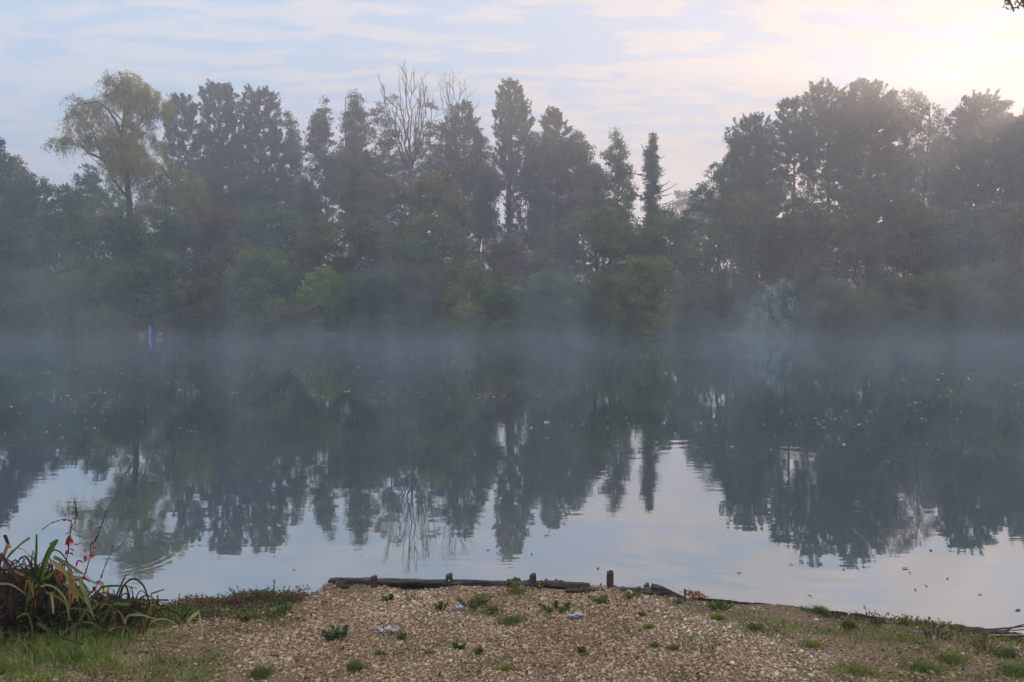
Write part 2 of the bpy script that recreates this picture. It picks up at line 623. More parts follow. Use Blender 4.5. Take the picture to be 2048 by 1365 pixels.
def pine_crown(rows, D, rng, gap):
    """whorls of boughs inside the outline; returns tuft centres, outward directions and the boughs"""
    ys = np.array([r[0] for r in rows], float)
    xl = np.array([r[1] for r in rows], float)
    xr = np.array([r[2] for r in rows], float)
    m_ = D / F_PX
    T, O, B = [], [], []
    y = ys[0] + 6
    bias = rng.uniform(.80, 1.12, 12)
    while y < ys[-1]:
        lo = (y - ys[0]) / (ys[-1] - ys[0])
        nb = max(4, int((9 - 3.5 * lo) * (1.15 - gap)))
        a, b = np.interp(y, ys, xl), np.interp(y, ys, xr)
        hw = (b - a) / 2 * m_
        c = at((a + b) / 2, y, D)
        a0 = rng.uniform(0, 6.28)
        for k in range(nb):
            an = a0 + k * 6.283 / nb + rng.normal() * .25
            L = hw * rng.uniform(.86, 1.14) * (bias[int(an * 1.9) % 12] if lo > .1 else 1)
            if rng.uniform() < gap * (.4 + .9 * lo):
                continue
            d = np.array((math.cos(an), math.sin(an), 0))
            rise = rng.uniform(.0, .35)
            st = c - np.array((0, 0, .45 + L * .25))
            e = c + d * L + np.array((0, 0, rise * L * .3 - .35))
            P = bez(st, (st + e) / 2 + np.array((0, 0, -.10 * L)), e, 7)
            B.append(P)
            nt = max(3, int(L * 3.6))
            for t_ in rng.uniform(.25, 1, nt) ** .7:
                p = np.array([np.interp(t_ * 6, range(7), P[:, q]) for q in range(3)])
                sd_ = np.array((-d[1], d[0], 0)) * rng.normal() * .30 * L * .5
                T.append(p + sd_ + np.array((0, 0, rng.uniform(-.12, .18))))
                O.append(d)
        y += (.52 + .22 * lo) / m_ * rng.uniform(.8, 1.2)
    T.append(at((xl[0] + xr[0]) / 2, ys[0] + 14, D)); O.append(np.array((0, 0, 1.)))
    return np.array(T), np.array(O), B


def far_ground(Y):
    return float(np.interp(Y, [52, 53, 56, 62, 72, 92, 130], [.0, .05, .3, .9, 1.1, 1.3, 1.6]))


def tree(name, label, cat, base_px, D, lobes, kind, color, seed, top=None, dens=1.0, gap=.2, lsz=1.0, ldens=1.0, spacing=.55, trunk_r=.2,
         nbr=26, bend=0.0, group=None, mat=None, bark=None, trunk_px=None, gapscale=1.3, r0=.07, lift=.45):
    rng = np.random.default_rng(seed)
    b = at(base_px, 600, D)
    b[2] = far_ground(D) - .15
    root = empty(name, b, label, cat, group)
    if kind == 'pine':
        T, O, boughs = pine_crown(lobes, D, rng, gap)
        P, D_, L, W = tuft_leaves(T, O, 'pine', rng, ldens, lsz)
        V, Fc = leaf_quads(P, D_, L, W, rng)
        rnd = rng.uniform(0, 1, len(Fc))
    else:
        T, V, Fc, rnd = crown_from_lobes(lobes, kind, rng, dens, gap, lsz, spacing, ldens, gapscale)
    me = mesh_np('crown', V - b, Fc, mat or (M_NEEDLE if kind == 'pine' else M_LEAF), rnd)
    gain = 1.8 if kind == 'pine' else 1.7
    link('crown', me, root, color=tuple(c_ * gain for c_ in color))
    topz = (at(base_px, top, D)[2] if top else T[:, 2].max()) - .4
    if trunk_px:
        tp = np.array([at(x, y, D) for x, y in trunk_px])
        tp = np.concatenate([[b], tp])
    else:
        n = 9
        tp = np.stack([np.full(n, b[0]), np.full(n, b[1]), np.linspace(b[2], topz, n)], 1)
        tp[1:, :2] += np.cumsum(rng.normal(size=(n - 1, 2)) * .10, 0)
        tp[1:, 0] += np.linspace(0, 1, n - 1) * bend
    tb = Tubes()
    tb.add(tp, np.linspace(trunk_r, .03, len(tp)) , 8)
    if kind == 'pine':
        for P in boughs:
            tb.add(P, np.linspace(.05, .015, len(P)), 4)
    elif nbr:
        branches(tb, tp, trunk_r, T, rng, nbr, r0=r0, lift=lift)
    link('trunk', tb.mesh('trunk', bark or M_BARK, b), root)
    return root


def rg_(s):
    return np.random.default_rng(s)


# pines given by their outline
PINES = [
    # label, x, D, rows, gap, colour, trunk radius
    ("dark pine with rounded top, leftmost of the three dense pines right of the yellowish willow", 366, 80,
     [(188, 357, 372), (203, 344, 386), (228, 338, 396), (258, 333, 402), (285, 332, 408), (330, 330, 412), (375, 338, 412), (430, 345, 405), (470, 350, 400)], .22, DARKPINE, .22),
    ("tallest dark pine, middle of the three dense pines right of the yellowish willow", 438, 80,
     [(165, 428, 450), (178, 415, 463), (200, 405, 477), (225, 402, 482), (262, 405, 484), (300, 406, 486), (350, 402, 482), (410, 412, 472), (470, 420, 465)], .12, DARKPINE, .24),
    ("dark blunt-topped pine, rightmost of the three dense pines right of the yellowish willow", 526, 79,
     [(175, 506, 528), (186, 496, 546), (206, 490, 556), (235, 489, 560), (275, 492, 560), (330, 496, 572), (400, 500, 556), (460, 508, 548)], .10, DARKPINE, .24),
    ("grey-green pine with ragged shoulders just right of the bare-branched tree", 926, 77,
     [(205, 920, 932), (222, 905, 945), (245, 896, 957), (275, 886, 968), (310, 878, 975), (360, 868, 985), (420, 872, 980), (480, 895, 975), (520, 900, 970)], .26, (0.036, 0.05, 0.030), .22),
    ("tall pointed pine with thick ivy-dark stem in the middle of the treeline", 1024, 76,
     [(162, 1018, 1024), (178, 1004, 1038), (200, 992, 1052), (225, 988, 1062), (255, 986, 1066), (290, 990, 1072), (325, 996, 1075), (360, 1004, 1062), (410, 1006, 1050), (470, 1005, 1050), (540, 1000, 1050)], .10,
     (0.034, 0.048, 0.030), .45),
    ("broad grey pine with stepped top, right of the tall pointed pine", 1112, 76,
     [(220, 1104, 1113), (245, 1085, 1126), (275, 1078, 1150), (310, 1072, 1172), (350, 1068, 1180), (400, 1070, 1172), (450, 1075, 1160), (520, 1080, 1155)], .12, (0.036, 0.05, 0.032), .4),
    ("pine with spiky top, leftmost of the tall pines on the right of the lake", 1502, 72,
     [(230, 1496, 1512), (246, 1476, 1528), (272, 1462, 1536), (305, 1450, 1540), (345, 1446, 1546), (390, 1442, 1552), (440, 1440, 1556), (500, 1450, 1550)], .24, (0.05, 0.055, 0.030), .2),
    ("narrow pointed pine with open lower crown, second of the tall pines on the right", 1580, 72,
     [(198, 1574, 1584), (220, 1556, 1598), (250, 1546, 1610), (290, 1544, 1616), (335, 1548, 1618), (370, 1560, 1600)], .30, (0.05, 0.052, 0.032), .2),
    ("twin-topped pine between the narrow pointed pine and the broadest pine on the right", 1648, 72,
     [(166, 1622, 1662), (182, 1618, 1680), (205, 1602, 1684), (240, 1600, 1690), (290, 1600, 1700), (340, 1605, 1700), (385, 1612, 1690)], .25, (0.052, 0.054, 0.032), .22),
    ("broadest dense pine with rounded crown, highest on the right of the lake", 1740, 70,
     [(162, 1714, 1738), (176, 1700, 1762), (200, 1688, 1778), (235, 1680, 1790), (285, 1676, 1800), (345, 1676, 1805), (420, 1680, 1800), (480, 1690, 1800)], .04, (0.056, 0.056, 0.030), .26),
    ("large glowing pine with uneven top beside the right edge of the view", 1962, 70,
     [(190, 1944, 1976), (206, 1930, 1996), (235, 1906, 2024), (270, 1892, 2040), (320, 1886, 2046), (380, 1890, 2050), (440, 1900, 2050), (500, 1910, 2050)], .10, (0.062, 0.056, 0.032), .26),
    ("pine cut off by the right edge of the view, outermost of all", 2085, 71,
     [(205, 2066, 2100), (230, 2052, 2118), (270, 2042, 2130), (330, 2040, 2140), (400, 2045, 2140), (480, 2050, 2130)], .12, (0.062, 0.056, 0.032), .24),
    ("dark pine cut off by the left edge of the view, outermost of all", -28, 62,
     [(262, -40, -18), (290, -58, 0), (330, -75, 12), (375, -85, 22), (430, -95, 40), (500, -95, 55), (560, -90, 55)], .12, (0.026, 0.046, 0.034), .24),
]
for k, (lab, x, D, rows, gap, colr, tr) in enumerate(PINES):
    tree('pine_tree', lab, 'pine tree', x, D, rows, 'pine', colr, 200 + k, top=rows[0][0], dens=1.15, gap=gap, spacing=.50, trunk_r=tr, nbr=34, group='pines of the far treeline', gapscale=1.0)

# airy broadleaf trees whose sky shows through
AIRY = [
    ("thin airy alder with sky showing through, just right of the three dense pines", 584, 79,
     [(225, 566, 580), (250, 556, 594), (290, 556, 606), (340, 560, 612), (390, 556, 615), (440, 552, 618)], .60, (0.07, 0.075, 0.045)),
    ("slender see-through birch with small tufted top, left of the taller tufted birch", 652, 78,
     [(203, 646, 656), (224, 634, 664), (245, 614, 676), (285, 612, 682), (330, 606, 690), (380, 605, 695), (430, 608, 700)], .52, (0.065, 0.07, 0.042)),
    ("tall tufted birch with layered open branches, left of the bare-branched tree", 704, 77,
     [(187, 698, 716), (206, 692, 728), (235, 684, 734), (275, 678, 746), (320, 684, 758), (370, 688, 762), (420, 690, 760)], .46, (0.06, 0.066, 0.042)),
    ("ragged open broadleaf tree on the shoulder of the broad grey pine", 1176, 75,
     [(262, 1146, 1158), (290, 1140, 1180), (325, 1138, 1196), (370, 1142, 1205), (420, 1150, 1205), (470, 1150, 1200)], .45, (0.075, 0.075, 0.04)),
    ("lone airy tree with flat tufted top, just left of the ivy-clad stump", 1230, 73,
     [(265, 1216, 1244), (285, 1204, 1254), (318, 1206, 1262), (360, 1198, 1266), (410, 1196, 1272), (460, 1190, 1275)], .38, (0.07, 0.08, 0.04)),
    ("lacy tree filling the space under the leftmost two dense pines", 405, 73,
     [(318, 392, 412), (340, 372, 440), (375, 362, 450), (415, 360, 456), (470, 360, 456)], .34, (0.05, 0.07, 0.045)),
    ("lacy tree under the rightmost dense pine", 492, 74,
     [(330, 478, 500), (355, 462, 520), (390, 455, 535), (430, 455, 540), (475, 455, 540)], .34, (0.052, 0.07, 0.045)),
    ("feathery low tree between the thin alder and the slender birch", 610, 73,
     [(345, 602, 622), (375, 585, 642), (410, 575, 655), (460, 570, 660)], .40, (0.06, 0.075, 0.042)),
    ("leafy low tree under the tall tufted birch", 706, 71,
     [(322, 696, 722), (345, 678, 748), (385, 668, 760), (430, 665, 765), (475, 665, 765)], .30, (0.062, 0.078, 0.04)),
    ("dim leafy tree in the notch between the yellow-green tree and the tall pointed pine", 968, 73,
     [(340, 955, 985), (370, 940, 1000), (410, 945, 1005), (455, 950, 1005), (500, 955, 1000)], .40, (0.05, 0.06, 0.04)),
    ("grey leafy tree joining the tall pointed pine to the broad grey pine", 1072, 74,
     [(290, 1062, 1084), (320, 1050, 1100), (370, 1045, 1105), (430, 1045, 1105), (500, 1045, 1105)], .26, (0.045, 0.058, 0.036)),
    ("sunlit-edged low tree between the ragged broadleaf and the lone airy tree", 1190, 70,
     [(335, 1180, 1202), (365, 1160, 1222), (405, 1150, 1235), (450, 1148, 1240)], .34, (0.07, 0.08, 0.036)),
    ("dim leafy tree under the spiky-topped pine on the right", 1500, 68,
     [(330, 1480, 1520), (360, 1462, 1545), (400, 1455, 1560), (450, 1450, 1570)], .26, (0.052, 0.062, 0.034)),
    ("shadowy leafy tree under the narrow and twin-topped pines", 1612, 68,
     [(405, 1600, 1640), (425, 1570, 1665), (470, 1560, 1670), (510, 1560, 1670)], .30, (0.05, 0.058, 0.034)),
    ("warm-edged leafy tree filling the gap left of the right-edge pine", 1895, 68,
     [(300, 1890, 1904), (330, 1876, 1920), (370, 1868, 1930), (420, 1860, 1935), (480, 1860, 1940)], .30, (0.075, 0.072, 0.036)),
    ("low dim tree at the left between the dark round-topped tree and the blue-green layered tree", 135, 69,
     [(372, 125, 142), (392, 108, 165), (425, 100, 175), (470, 95, 180)], .22, (0.045, 0.068, 0.045)),
    ("rusty thin-leaved tree peeping over the dark bushes at far left", 45, 70,
     [(316, 34, 46), (335, 12, 62), (362, 6, 72), (395, 4, 78), (430, 0, 80)], .55, (0.15, 0.105, 0.07)),
]
for k, (lab, x, D, rows, gap, colr) in enumerate(AIRY):
    lb = profile_lobes(rows, D, rg_(300 + k), step=1.0)
    tree('birch_tree' if 'birch' in lab else 'alder_tree' if 'alder' in lab else 'broadleaf_tree', lab, 'birch' if 'birch' in lab else 'tree', x, D, lb, 'broad', colr, 400 + k, top=rows[0][0], dens=.85,
         gap=gap * .8, spacing=.55, trunk_r=.14, nbr=60, ldens=1.0, lsz=1.1, gapscale=1.1, lift=.6)

# round-crowned trees given as lobes
LOBED = [  # label, name, category, x, D, lobes (x, y, rx, ry), kind, colour, gap, trunk
    ("tall leaning willow with yellowing arched crown and a hole of sky in it", 'willow_tree', 'willow', 262, 60,
     [(237, 158, 27, 18), (262, 178, 34, 20), (300, 205, 34, 24), (322, 226, 18, 16), (276, 205, 34, 22), (213, 202, 24, 18), (163, 212, 24, 16), (146, 240, 17, 22),
      (184, 240, 26, 20), (120, 288, 18, 9), (150, 280, 24, 11), (198, 278, 32, 18), (246, 262, 26, 20), (280, 246, 26, 22), (246, 298, 42, 26), (282, 288, 30, 22), (262, 326, 40, 22), (235, 192, 20, 14),
      (290, 330, 26, 20), (250, 350, 34, 20)],
     'willow', (0.17, 0.15, 0.045), .12, [(264, 560), (262, 470), (258, 400), (250, 330), (244, 270), (250, 215), (246, 170)]),
    ("green willow crown filling the space under the yellowing willow, right of its trunk", 'willow_tree', 'willow', 340, 62,
     [(200, 392, 38, 24), (188, 440, 46, 28), (285, 430, 40, 28), (230, 450, 40, 28), (345, 364, 44, 32), (316, 330, 30, 22), (352, 410, 48, 36), (300, 380, 30, 26), (330, 450, 50, 30), (385, 385, 30, 30), (370, 470, 40, 34)], 'willow', (0.115, 0.13, 0.042), .08, None),
    ("blue-green layered tree behind the willow's left side", 'broadleaf_tree', 'tree', 184, 72,
     [(182, 342, 14, 14), (178, 362, 30, 16), (190, 385, 42, 18), (165, 410, 40, 18), (205, 415, 40, 22), (150, 445, 44, 22), (190, 455, 40, 26)], 'broad', (0.05, 0.085, 0.06), .30, None),
    ("dark round-topped tree left of the willow, under the rusty thin-leaved tree", 'broadleaf_tree', 'tree', 78, 66,
     [(78, 372, 28, 20), (40, 378, 34, 22), (100, 395, 24, 22), (60, 415, 48, 26), (20, 430, 48, 30), (90, 450, 44, 30), (25, 480, 50, 30)], 'broad', (0.034, 0.055, 0.038), .22, None),
    ("sparse rusty tree mixed with the bare-branched tree's left branches", 'broadleaf_tree', 'tree', 770, 76,
     [(772, 235, 26, 24), (790, 210, 18, 14), (765, 275, 34, 26), (775, 320, 36, 26), (760, 365, 36, 24)], 'broad', (0.13, 0.09, 0.055), .62, None),
    ("sparse rusty tree between the bare-branched tree and the ragged pine", 'broadleaf_tree', 'tree', 866, 76,
     [(862, 225, 20, 22), (872, 258, 28, 22), (856, 290, 30, 26), (868, 330, 28, 28), (850, 370, 30, 22)], 'broad', (0.13, 0.09, 0.055), .58, None),
    ("yellow-green round-headed tree standing low before the ragged pine", 'broadleaf_tree', 'tree', 872, 62,
     [(884, 366, 30, 26), (848, 368, 20, 18), (855, 395, 34, 24), (905, 400, 34, 30), (880, 430, 50, 34), (915, 450, 40, 40), (850, 460, 40, 30)], 'broad', (0.10, 0.105, 0.024), .06, None),
    ("loose olive tree with scattered sky gaps below the bare-branched tree", 'broadleaf_tree', 'tree', 770, 66,
     [(745, 370, 30, 24), (785, 385, 36, 26), (730, 410, 34, 26), (810, 420, 36, 26), (765, 435, 44, 30), (710, 445, 36, 26), (800, 470, 44, 30)], 'broad', (0.085, 0.085, 0.036), .34, None),
    ("green-leaved tree stepping down to the gap right of the ivy-clad stump", 'broadleaf_tree', 'tree', 1440, 64,
     [(1432, 344, 16, 16), (1450, 366, 30, 22), (1412, 384, 26, 18), (1395, 408, 26, 18), (1440, 410, 44, 26), (1400, 440, 40, 26), (1470, 440, 40, 34), (1380, 462, 34, 26)], 'broad', (0.06, 0.08, 0.034), .20, None),
    ("drooping birch with arched lacy crown between the broadest pine and the right-edge pine", 'birch_tree', 'birch', 1838, 68,
     [(1806, 196, 24, 13), (1832, 204, 26, 14), (1858, 226, 22, 20), (1876, 258, 16, 26), (1880, 300, 14, 26), (1800, 240, 18, 24), (1822, 262, 16, 20), (1812, 310, 22, 26), (1850, 330, 34, 20), (1840, 370, 40, 24),
      (1860, 400, 40, 26)], 'willow', (0.12, 0.10, 0.055), .30, None),
    ("broad round-crowned tree of dull green below the broadest pine", 'broadleaf_tree', 'tree', 1735, 62,
     [(1700, 400, 40, 26), (1745, 392, 42, 28), (1790, 415, 42, 28), (1680, 440, 44, 30), (1740, 450, 54, 36), (1800, 465, 46, 34)], 'broad', (0.058, 0.075, 0.04), .04, None),
    ("dim rounded crown showing behind and between the three dense pines", 'broadleaf_tree', 'tree', 470, 88,
     [(400, 290, 30, 30), (395, 345, 40, 36), (470, 330, 44, 40), (480, 285, 24, 26), (545, 350, 44, 40), (440, 390, 60, 40), (540, 410, 60, 40), (590, 300, 22, 26)], 'broad', (0.036, 0.052, 0.04), .22, None),
    ("dim spreading crown behind the bare-branched tree and the tufted birch", 'broadleaf_tree', 'tree', 760, 88,
     [(715, 330, 40, 30), (770, 340, 44, 34), (830, 330, 40, 36), (690, 380, 44, 34), (760, 390, 54, 40), (840, 390, 50, 40), (640, 400, 40, 30)], 'broad', (0.05, 0.056, 0.04), .38, None),
    ("dim spreading crown behind the ragged pine and the tall pointed pine", 'broadleaf_tree', 'tree', 960, 88,
     [(900, 300, 34, 30), (950, 300, 34, 34), (900, 360, 50, 40), (965, 370, 44, 40), (1000, 340, 34, 40), (940, 430, 56, 34)], 'broad', (0.042, 0.052, 0.038), .30, None),
    ("dim rounded crown behind the broad grey pine", 'broadleaf_tree', 'tree', 1120, 88,
     [(1090, 300, 34, 34), (1140, 310, 40, 36), (1080, 370, 44, 44), (1150, 380, 48, 44), (1110, 440, 60, 40)], 'broad', (0.046, 0.054, 0.038), .18, None),
    ("wide rounded crown massed behind the spiky and narrow pines on the right", 'broadleaf_tree', 'tree', 1540, 82,
     [(1500, 300, 44, 34), (1550, 290, 44, 40), (1480, 350, 44, 40), (1545, 355, 56, 44), (1500, 410, 60, 40), (1580, 400, 44, 30)], 'broad', (0.052, 0.056, 0.034), .20, None),
    ("wide rounded crown massed between the twin-topped and broadest pines", 'broadleaf_tree', 'tree', 1690, 82,
     [(1640, 250, 44, 36), (1690, 240, 44, 40), (1740, 250, 56, 44), (1650, 310, 50, 44), (1720, 320, 64, 50), (1790, 330, 44, 50), (1660, 375, 40, 30), (1760, 390, 64, 40)], 'broad', (0.058, 0.056, 0.032), .16, None),
    ("warm rounded crown rising behind the drooping birch", 'broadleaf_tree', 'tree', 1850, 82,
     [(1820, 250, 34, 40), (1862, 290, 34, 36), (1830, 350, 50, 44), (1890, 370, 44, 44), (1850, 430, 64, 44)], 'broad', (0.064, 0.056, 0.034), .36, None),
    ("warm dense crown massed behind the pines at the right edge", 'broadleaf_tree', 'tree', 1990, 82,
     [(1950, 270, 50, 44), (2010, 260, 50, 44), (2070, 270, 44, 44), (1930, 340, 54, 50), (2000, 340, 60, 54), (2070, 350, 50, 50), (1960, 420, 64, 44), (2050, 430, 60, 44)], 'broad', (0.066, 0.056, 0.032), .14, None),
    ("pale misty tree seen far away in the gap right of the ivy-clad stump", 'broadleaf_tree', 'tree', 1366, 125,
     [(1362, 396, 20, 12), (1385, 408, 22, 14), (1352, 418, 24, 14), (1380, 432, 30, 18), (1350, 448, 30, 16)], 'broad', (0.09, 0.07, 0.045), .15, None),
    ("dull green tree under the right-edge pine with a leaning pale stem", 'broadleaf_tree', 'tree', 1975, 62,
     [(1950, 440, 40, 26), (1995, 430, 40, 26), (2040, 445, 40, 30), (1920, 460, 34, 28), (1980, 480, 50, 34), (2060, 490, 40, 34)], 'broad', (0.08, 0.085, 0.036), .10, None),
]
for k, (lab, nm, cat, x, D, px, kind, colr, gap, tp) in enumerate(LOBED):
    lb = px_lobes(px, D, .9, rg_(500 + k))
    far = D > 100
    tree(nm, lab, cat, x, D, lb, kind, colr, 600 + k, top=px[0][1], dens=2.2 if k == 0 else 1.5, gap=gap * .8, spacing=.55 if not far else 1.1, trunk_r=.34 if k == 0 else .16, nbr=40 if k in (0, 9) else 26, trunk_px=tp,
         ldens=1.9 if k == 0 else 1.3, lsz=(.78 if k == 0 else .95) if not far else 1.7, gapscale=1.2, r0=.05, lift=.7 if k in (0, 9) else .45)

# willow's big left limb is traced into its own trunk mesh
wt = [o for o in bpy.data.objects if o.get('label', '').startswith('tall leaning willow')][0]
tb = Tubes()
D = 60
for pts, r in (([(252, 350), (232, 335), (205, 318), (172, 306), (150, 284), (128, 286)], .16), ([(246, 300), (238, 250), (222, 222), (205, 208), (165, 215)], .12),
               ([(258, 400), (240, 375), (226, 350), (205, 300), (200, 275)], .12), ([(250, 300), (272, 262), (300, 232), (320, 222)], .12), ([(247, 250), (262, 215), (270, 185), (262, 172)], .09)):
    P = np.array([at(x, y, D) for x, y in pts])
    P[:, 1] += np.linspace(0, .8, len(P)) * (1 if r > .13 else -1)
    t_ = np.linspace(0, len(P) - 1, 14)
    P2 = np.stack([np.interp(t_, np.arange(len(P)), P[:, q]) for q in range(3)], 1)
    tb.add(P2, np.linspace(r, .03, 14), 6)
link('limb', tb.mesh('limb', M_BARK, wt.location), wt)

# ivy-clad dead trunk
rng = rg_(71)
D = 70
rows = [(268, 1304, 1309), (284, 1299, 1314), (300, 1287, 1320), (330, 1285, 1322), (380, 1284, 1324), (440, 1282, 1327), (500, 1280, 1330), (600, 1278, 1332)]
lb = profile_lobes(rows, D, rng, step=.7, fill=1.8)
iv = tree('ivy_stump', "dead trunk clothed in dark ivy like a column, with bare spurs on its right", 'ivy-clad tree', 1306, D, lb, 'broad', (0.045, 0.058, 0.028), 72, top=275, dens=1.3, gap=.02, spacing=.5,
          trunk_r=.5, nbr=0, ldens=1.1, lsz=.85)
tb = Tubes()
for x0, y0, x1, y1 in ((1318, 318, 1330, 311), (1320, 345, 1333, 338), (1322, 352, 1331, 346), (1323, 372, 1340, 362), (1323, 384, 1356, 366), (1324, 392, 1345, 386), (1324, 410, 1350, 398), (1325, 414, 1342, 408),
                       (1326, 428, 1350, 416), (1326, 438, 1345, 434), (1296, 312, 1282, 288), (1284, 350, 1270, 346), (1284, 392, 1268, 388)):
    a, b_ = at(x0, y0, D), at(x1, y1, D)
    md = (a + b_) / 2 + np.array((0, 0, -.15))
    tb = Tubes()
    tb.add(bez(a, md, b_, 5), np.linspace(.05 if x0 > 1300 else .1, .015, 5), 4)
    link('spur', tb.mesh('spur', M_BARK, iv.location), iv)

# bare-branched trees
def bare_tree(label, x, D, starts, seed, r_top, depth=4, group=None):
    rng = rg_(seed)
    b = at(x, 600, D)
    b[2] = far_ground(D) - .15
    root = empty('bare_tree', b, label, 'bare tree', group)
    tb = Tubes()
    tw = Tubes()

    def grow(p, d, L, r, lev, tgt):
        n = 7
        pts = [p]
        for _ in range(n - 1):
            d = unit(d + rng.normal(size=3) * .10 + np.array((0, 0, .05)))
            pts.append(pts[-1] + d * L / (n - 1))
        pts = np.array(pts)
        tgt.add(pts, np.linspace(r, r * .5, n), 5 if lev < 2 else 4)
        if lev < depth:
            for q in range(4 if lev < 2 else 3):
                s = pts[rng.integers(2, n)]
                dd = unit(d + rng.normal(size=3) * np.array((.42, .42, .12)))
                grow(s, dd, L * rng.uniform(.5, .8), max(r * .5, .018), lev + 1, tw)
    fork = at(x, starts[0], D)
    tb.add([b, (b + fork) / 2 + np.array((.15, 0, 0)), fork], [.32, .26, .2], 8)
    for (x1, y1, r) in starts[1]:
        e = at(x1, y1, D)
        e[1] += rng.uniform(-2, 2)
        s = fork + np.array((0, 0, rng.uniform(-1.2, .6)))
        mid = (s + e) / 2 + np.array(((e[0] - s[0]) * .22, 0, -.7))
        P = bez(s, mid, e, 12)
        P[2:-1] += rng.normal(size=(9, 3)) * .10
        tb.add(P, np.linspace(r, r_top, 12), 6)
        for q in range(6):
            i_ = rng.integers(3, 11)
            dd = unit((e - P[i_]) / (np.linalg.norm(e - P[i_]) + .1) + rng.normal(size=3) * np.array((.4, .4, .15)))
            grow(P[i_], dd, rng.uniform(1.2, 2.2), .032, 3, tw)
    link('trunk', tb.mesh('trunk', M_BARK, b), root)
    link('twigs', tw.mesh('twigs', M_BARK, b), root)
    return root


bare_tree("tall leafless tree with long upswept bare branches, highest in the middle left", 820, 75,
          (330, [(764, 172, .09), (780, 190, .08), (800, 152, .10), (816, 145, .11), (828, 152, .09), (840, 143, .12), (848, 155, .08), (856, 178, .09), (775, 240, .07), (868, 200, .07), (835, 200, .08), (806, 200, .08)]), 81, .022)
bare_tree("small leafless tree with fine twigs behind the ragged pine", 912, 80, (300, [(884, 196, .05), (896, 186, .05), (908, 182, .06), (920, 190, .05), (930, 200, .05), (938, 222, .04)]), 82, .02)

# ------------------------------------------------------------------ bushes of the far bank: a few kinds, copied
def bush_proto(kind, seed, ldens=1.0):
    """crown about 6 m wide and 7 m high, standing on z = 0"""
    rng = rg_(seed)
    lobes = []
    for k in range(24):
        h = rng.uniform(.06, .93)
        half = 3.0 * math.sqrt(max(0.05, 1 - (h * 1.02) ** 2.4))
        a = rng.uniform(0, 2 * math.pi)
        rr = half * rng.uniform(.35, .78)
        s = rng.uniform(.75, 1.35) * (1.15 - .4 * h)
        lobes.append((np.array((math.cos(a) * rr, math.sin(a) * rr * .8, .5 + h * 6.0)), s, s, s * .78))
    T, V, Fc, rnd = crown_from_lobes(lobes, kind, rng, 1.35, .05, 1.0, .52, ldens)
    crown = mesh_np('crown', V, Fc, M_LEAF, rnd)
    tb = Tubes()
    for k in range(5):
        a = rng.uniform(0, 6.28)
        e = T[rng.integers(len(T))]
        tb.add(bez((math.cos(a) * .3, math.sin(a) * .3, -.3), (e[0] * .3, e[1] * .3, e[2] * .6), e * .95, 7), np.linspace(.10, .02, 7), 5)
    for idx in rng.choice(len(T), 18, replace=False):
        e = T[idx]
        tb.add(bez((0, 0, e[2] * .35), (e[0] * .4, e[1] * .4, e[2] * .8), e, 6), np.linspace(.05, .012, 6), 4)
    return crown, tb.mesh('trunk', M_BARK)


PROTO = {'b1': bush_proto('broad', 11), 'b2': bush_proto('broad', 12, 1.0), 'b3': bush_proto('broad', 13, .9), 'w1': bush_proto('willow', 14), 'w2': bush_proto('willow', 15), 'p1': bush_proto('broad', 16, 1.1)}


def bush(label, x, top, D, width_px, proto, color, rot, name='bush', cat='bush', group='bushes along the far bank'):
    b = at(x, 600, D)
    D -= 1.0
    b = at(x, 600, D)
    b[2] = far_ground(D) - .35
    topz = at(x, top, D)[2]
    sz = (topz - b[2]) / 6.7
    sx = width_px * D / F_PX / 6.0
    root = empty(name, b, label, cat, group)
    cr, tr = PROTO[proto]
    link('crown', cr, root, color=(color[0] * 2.25, color[1] * 2.0, color[2] * 1.6))
    link('trunk', tr, root)
    root.scale = (sx, sx * .8 if sx > 1.3 else sx, sz)
    root.rotation_euler = (0, 0, rot)
    return root


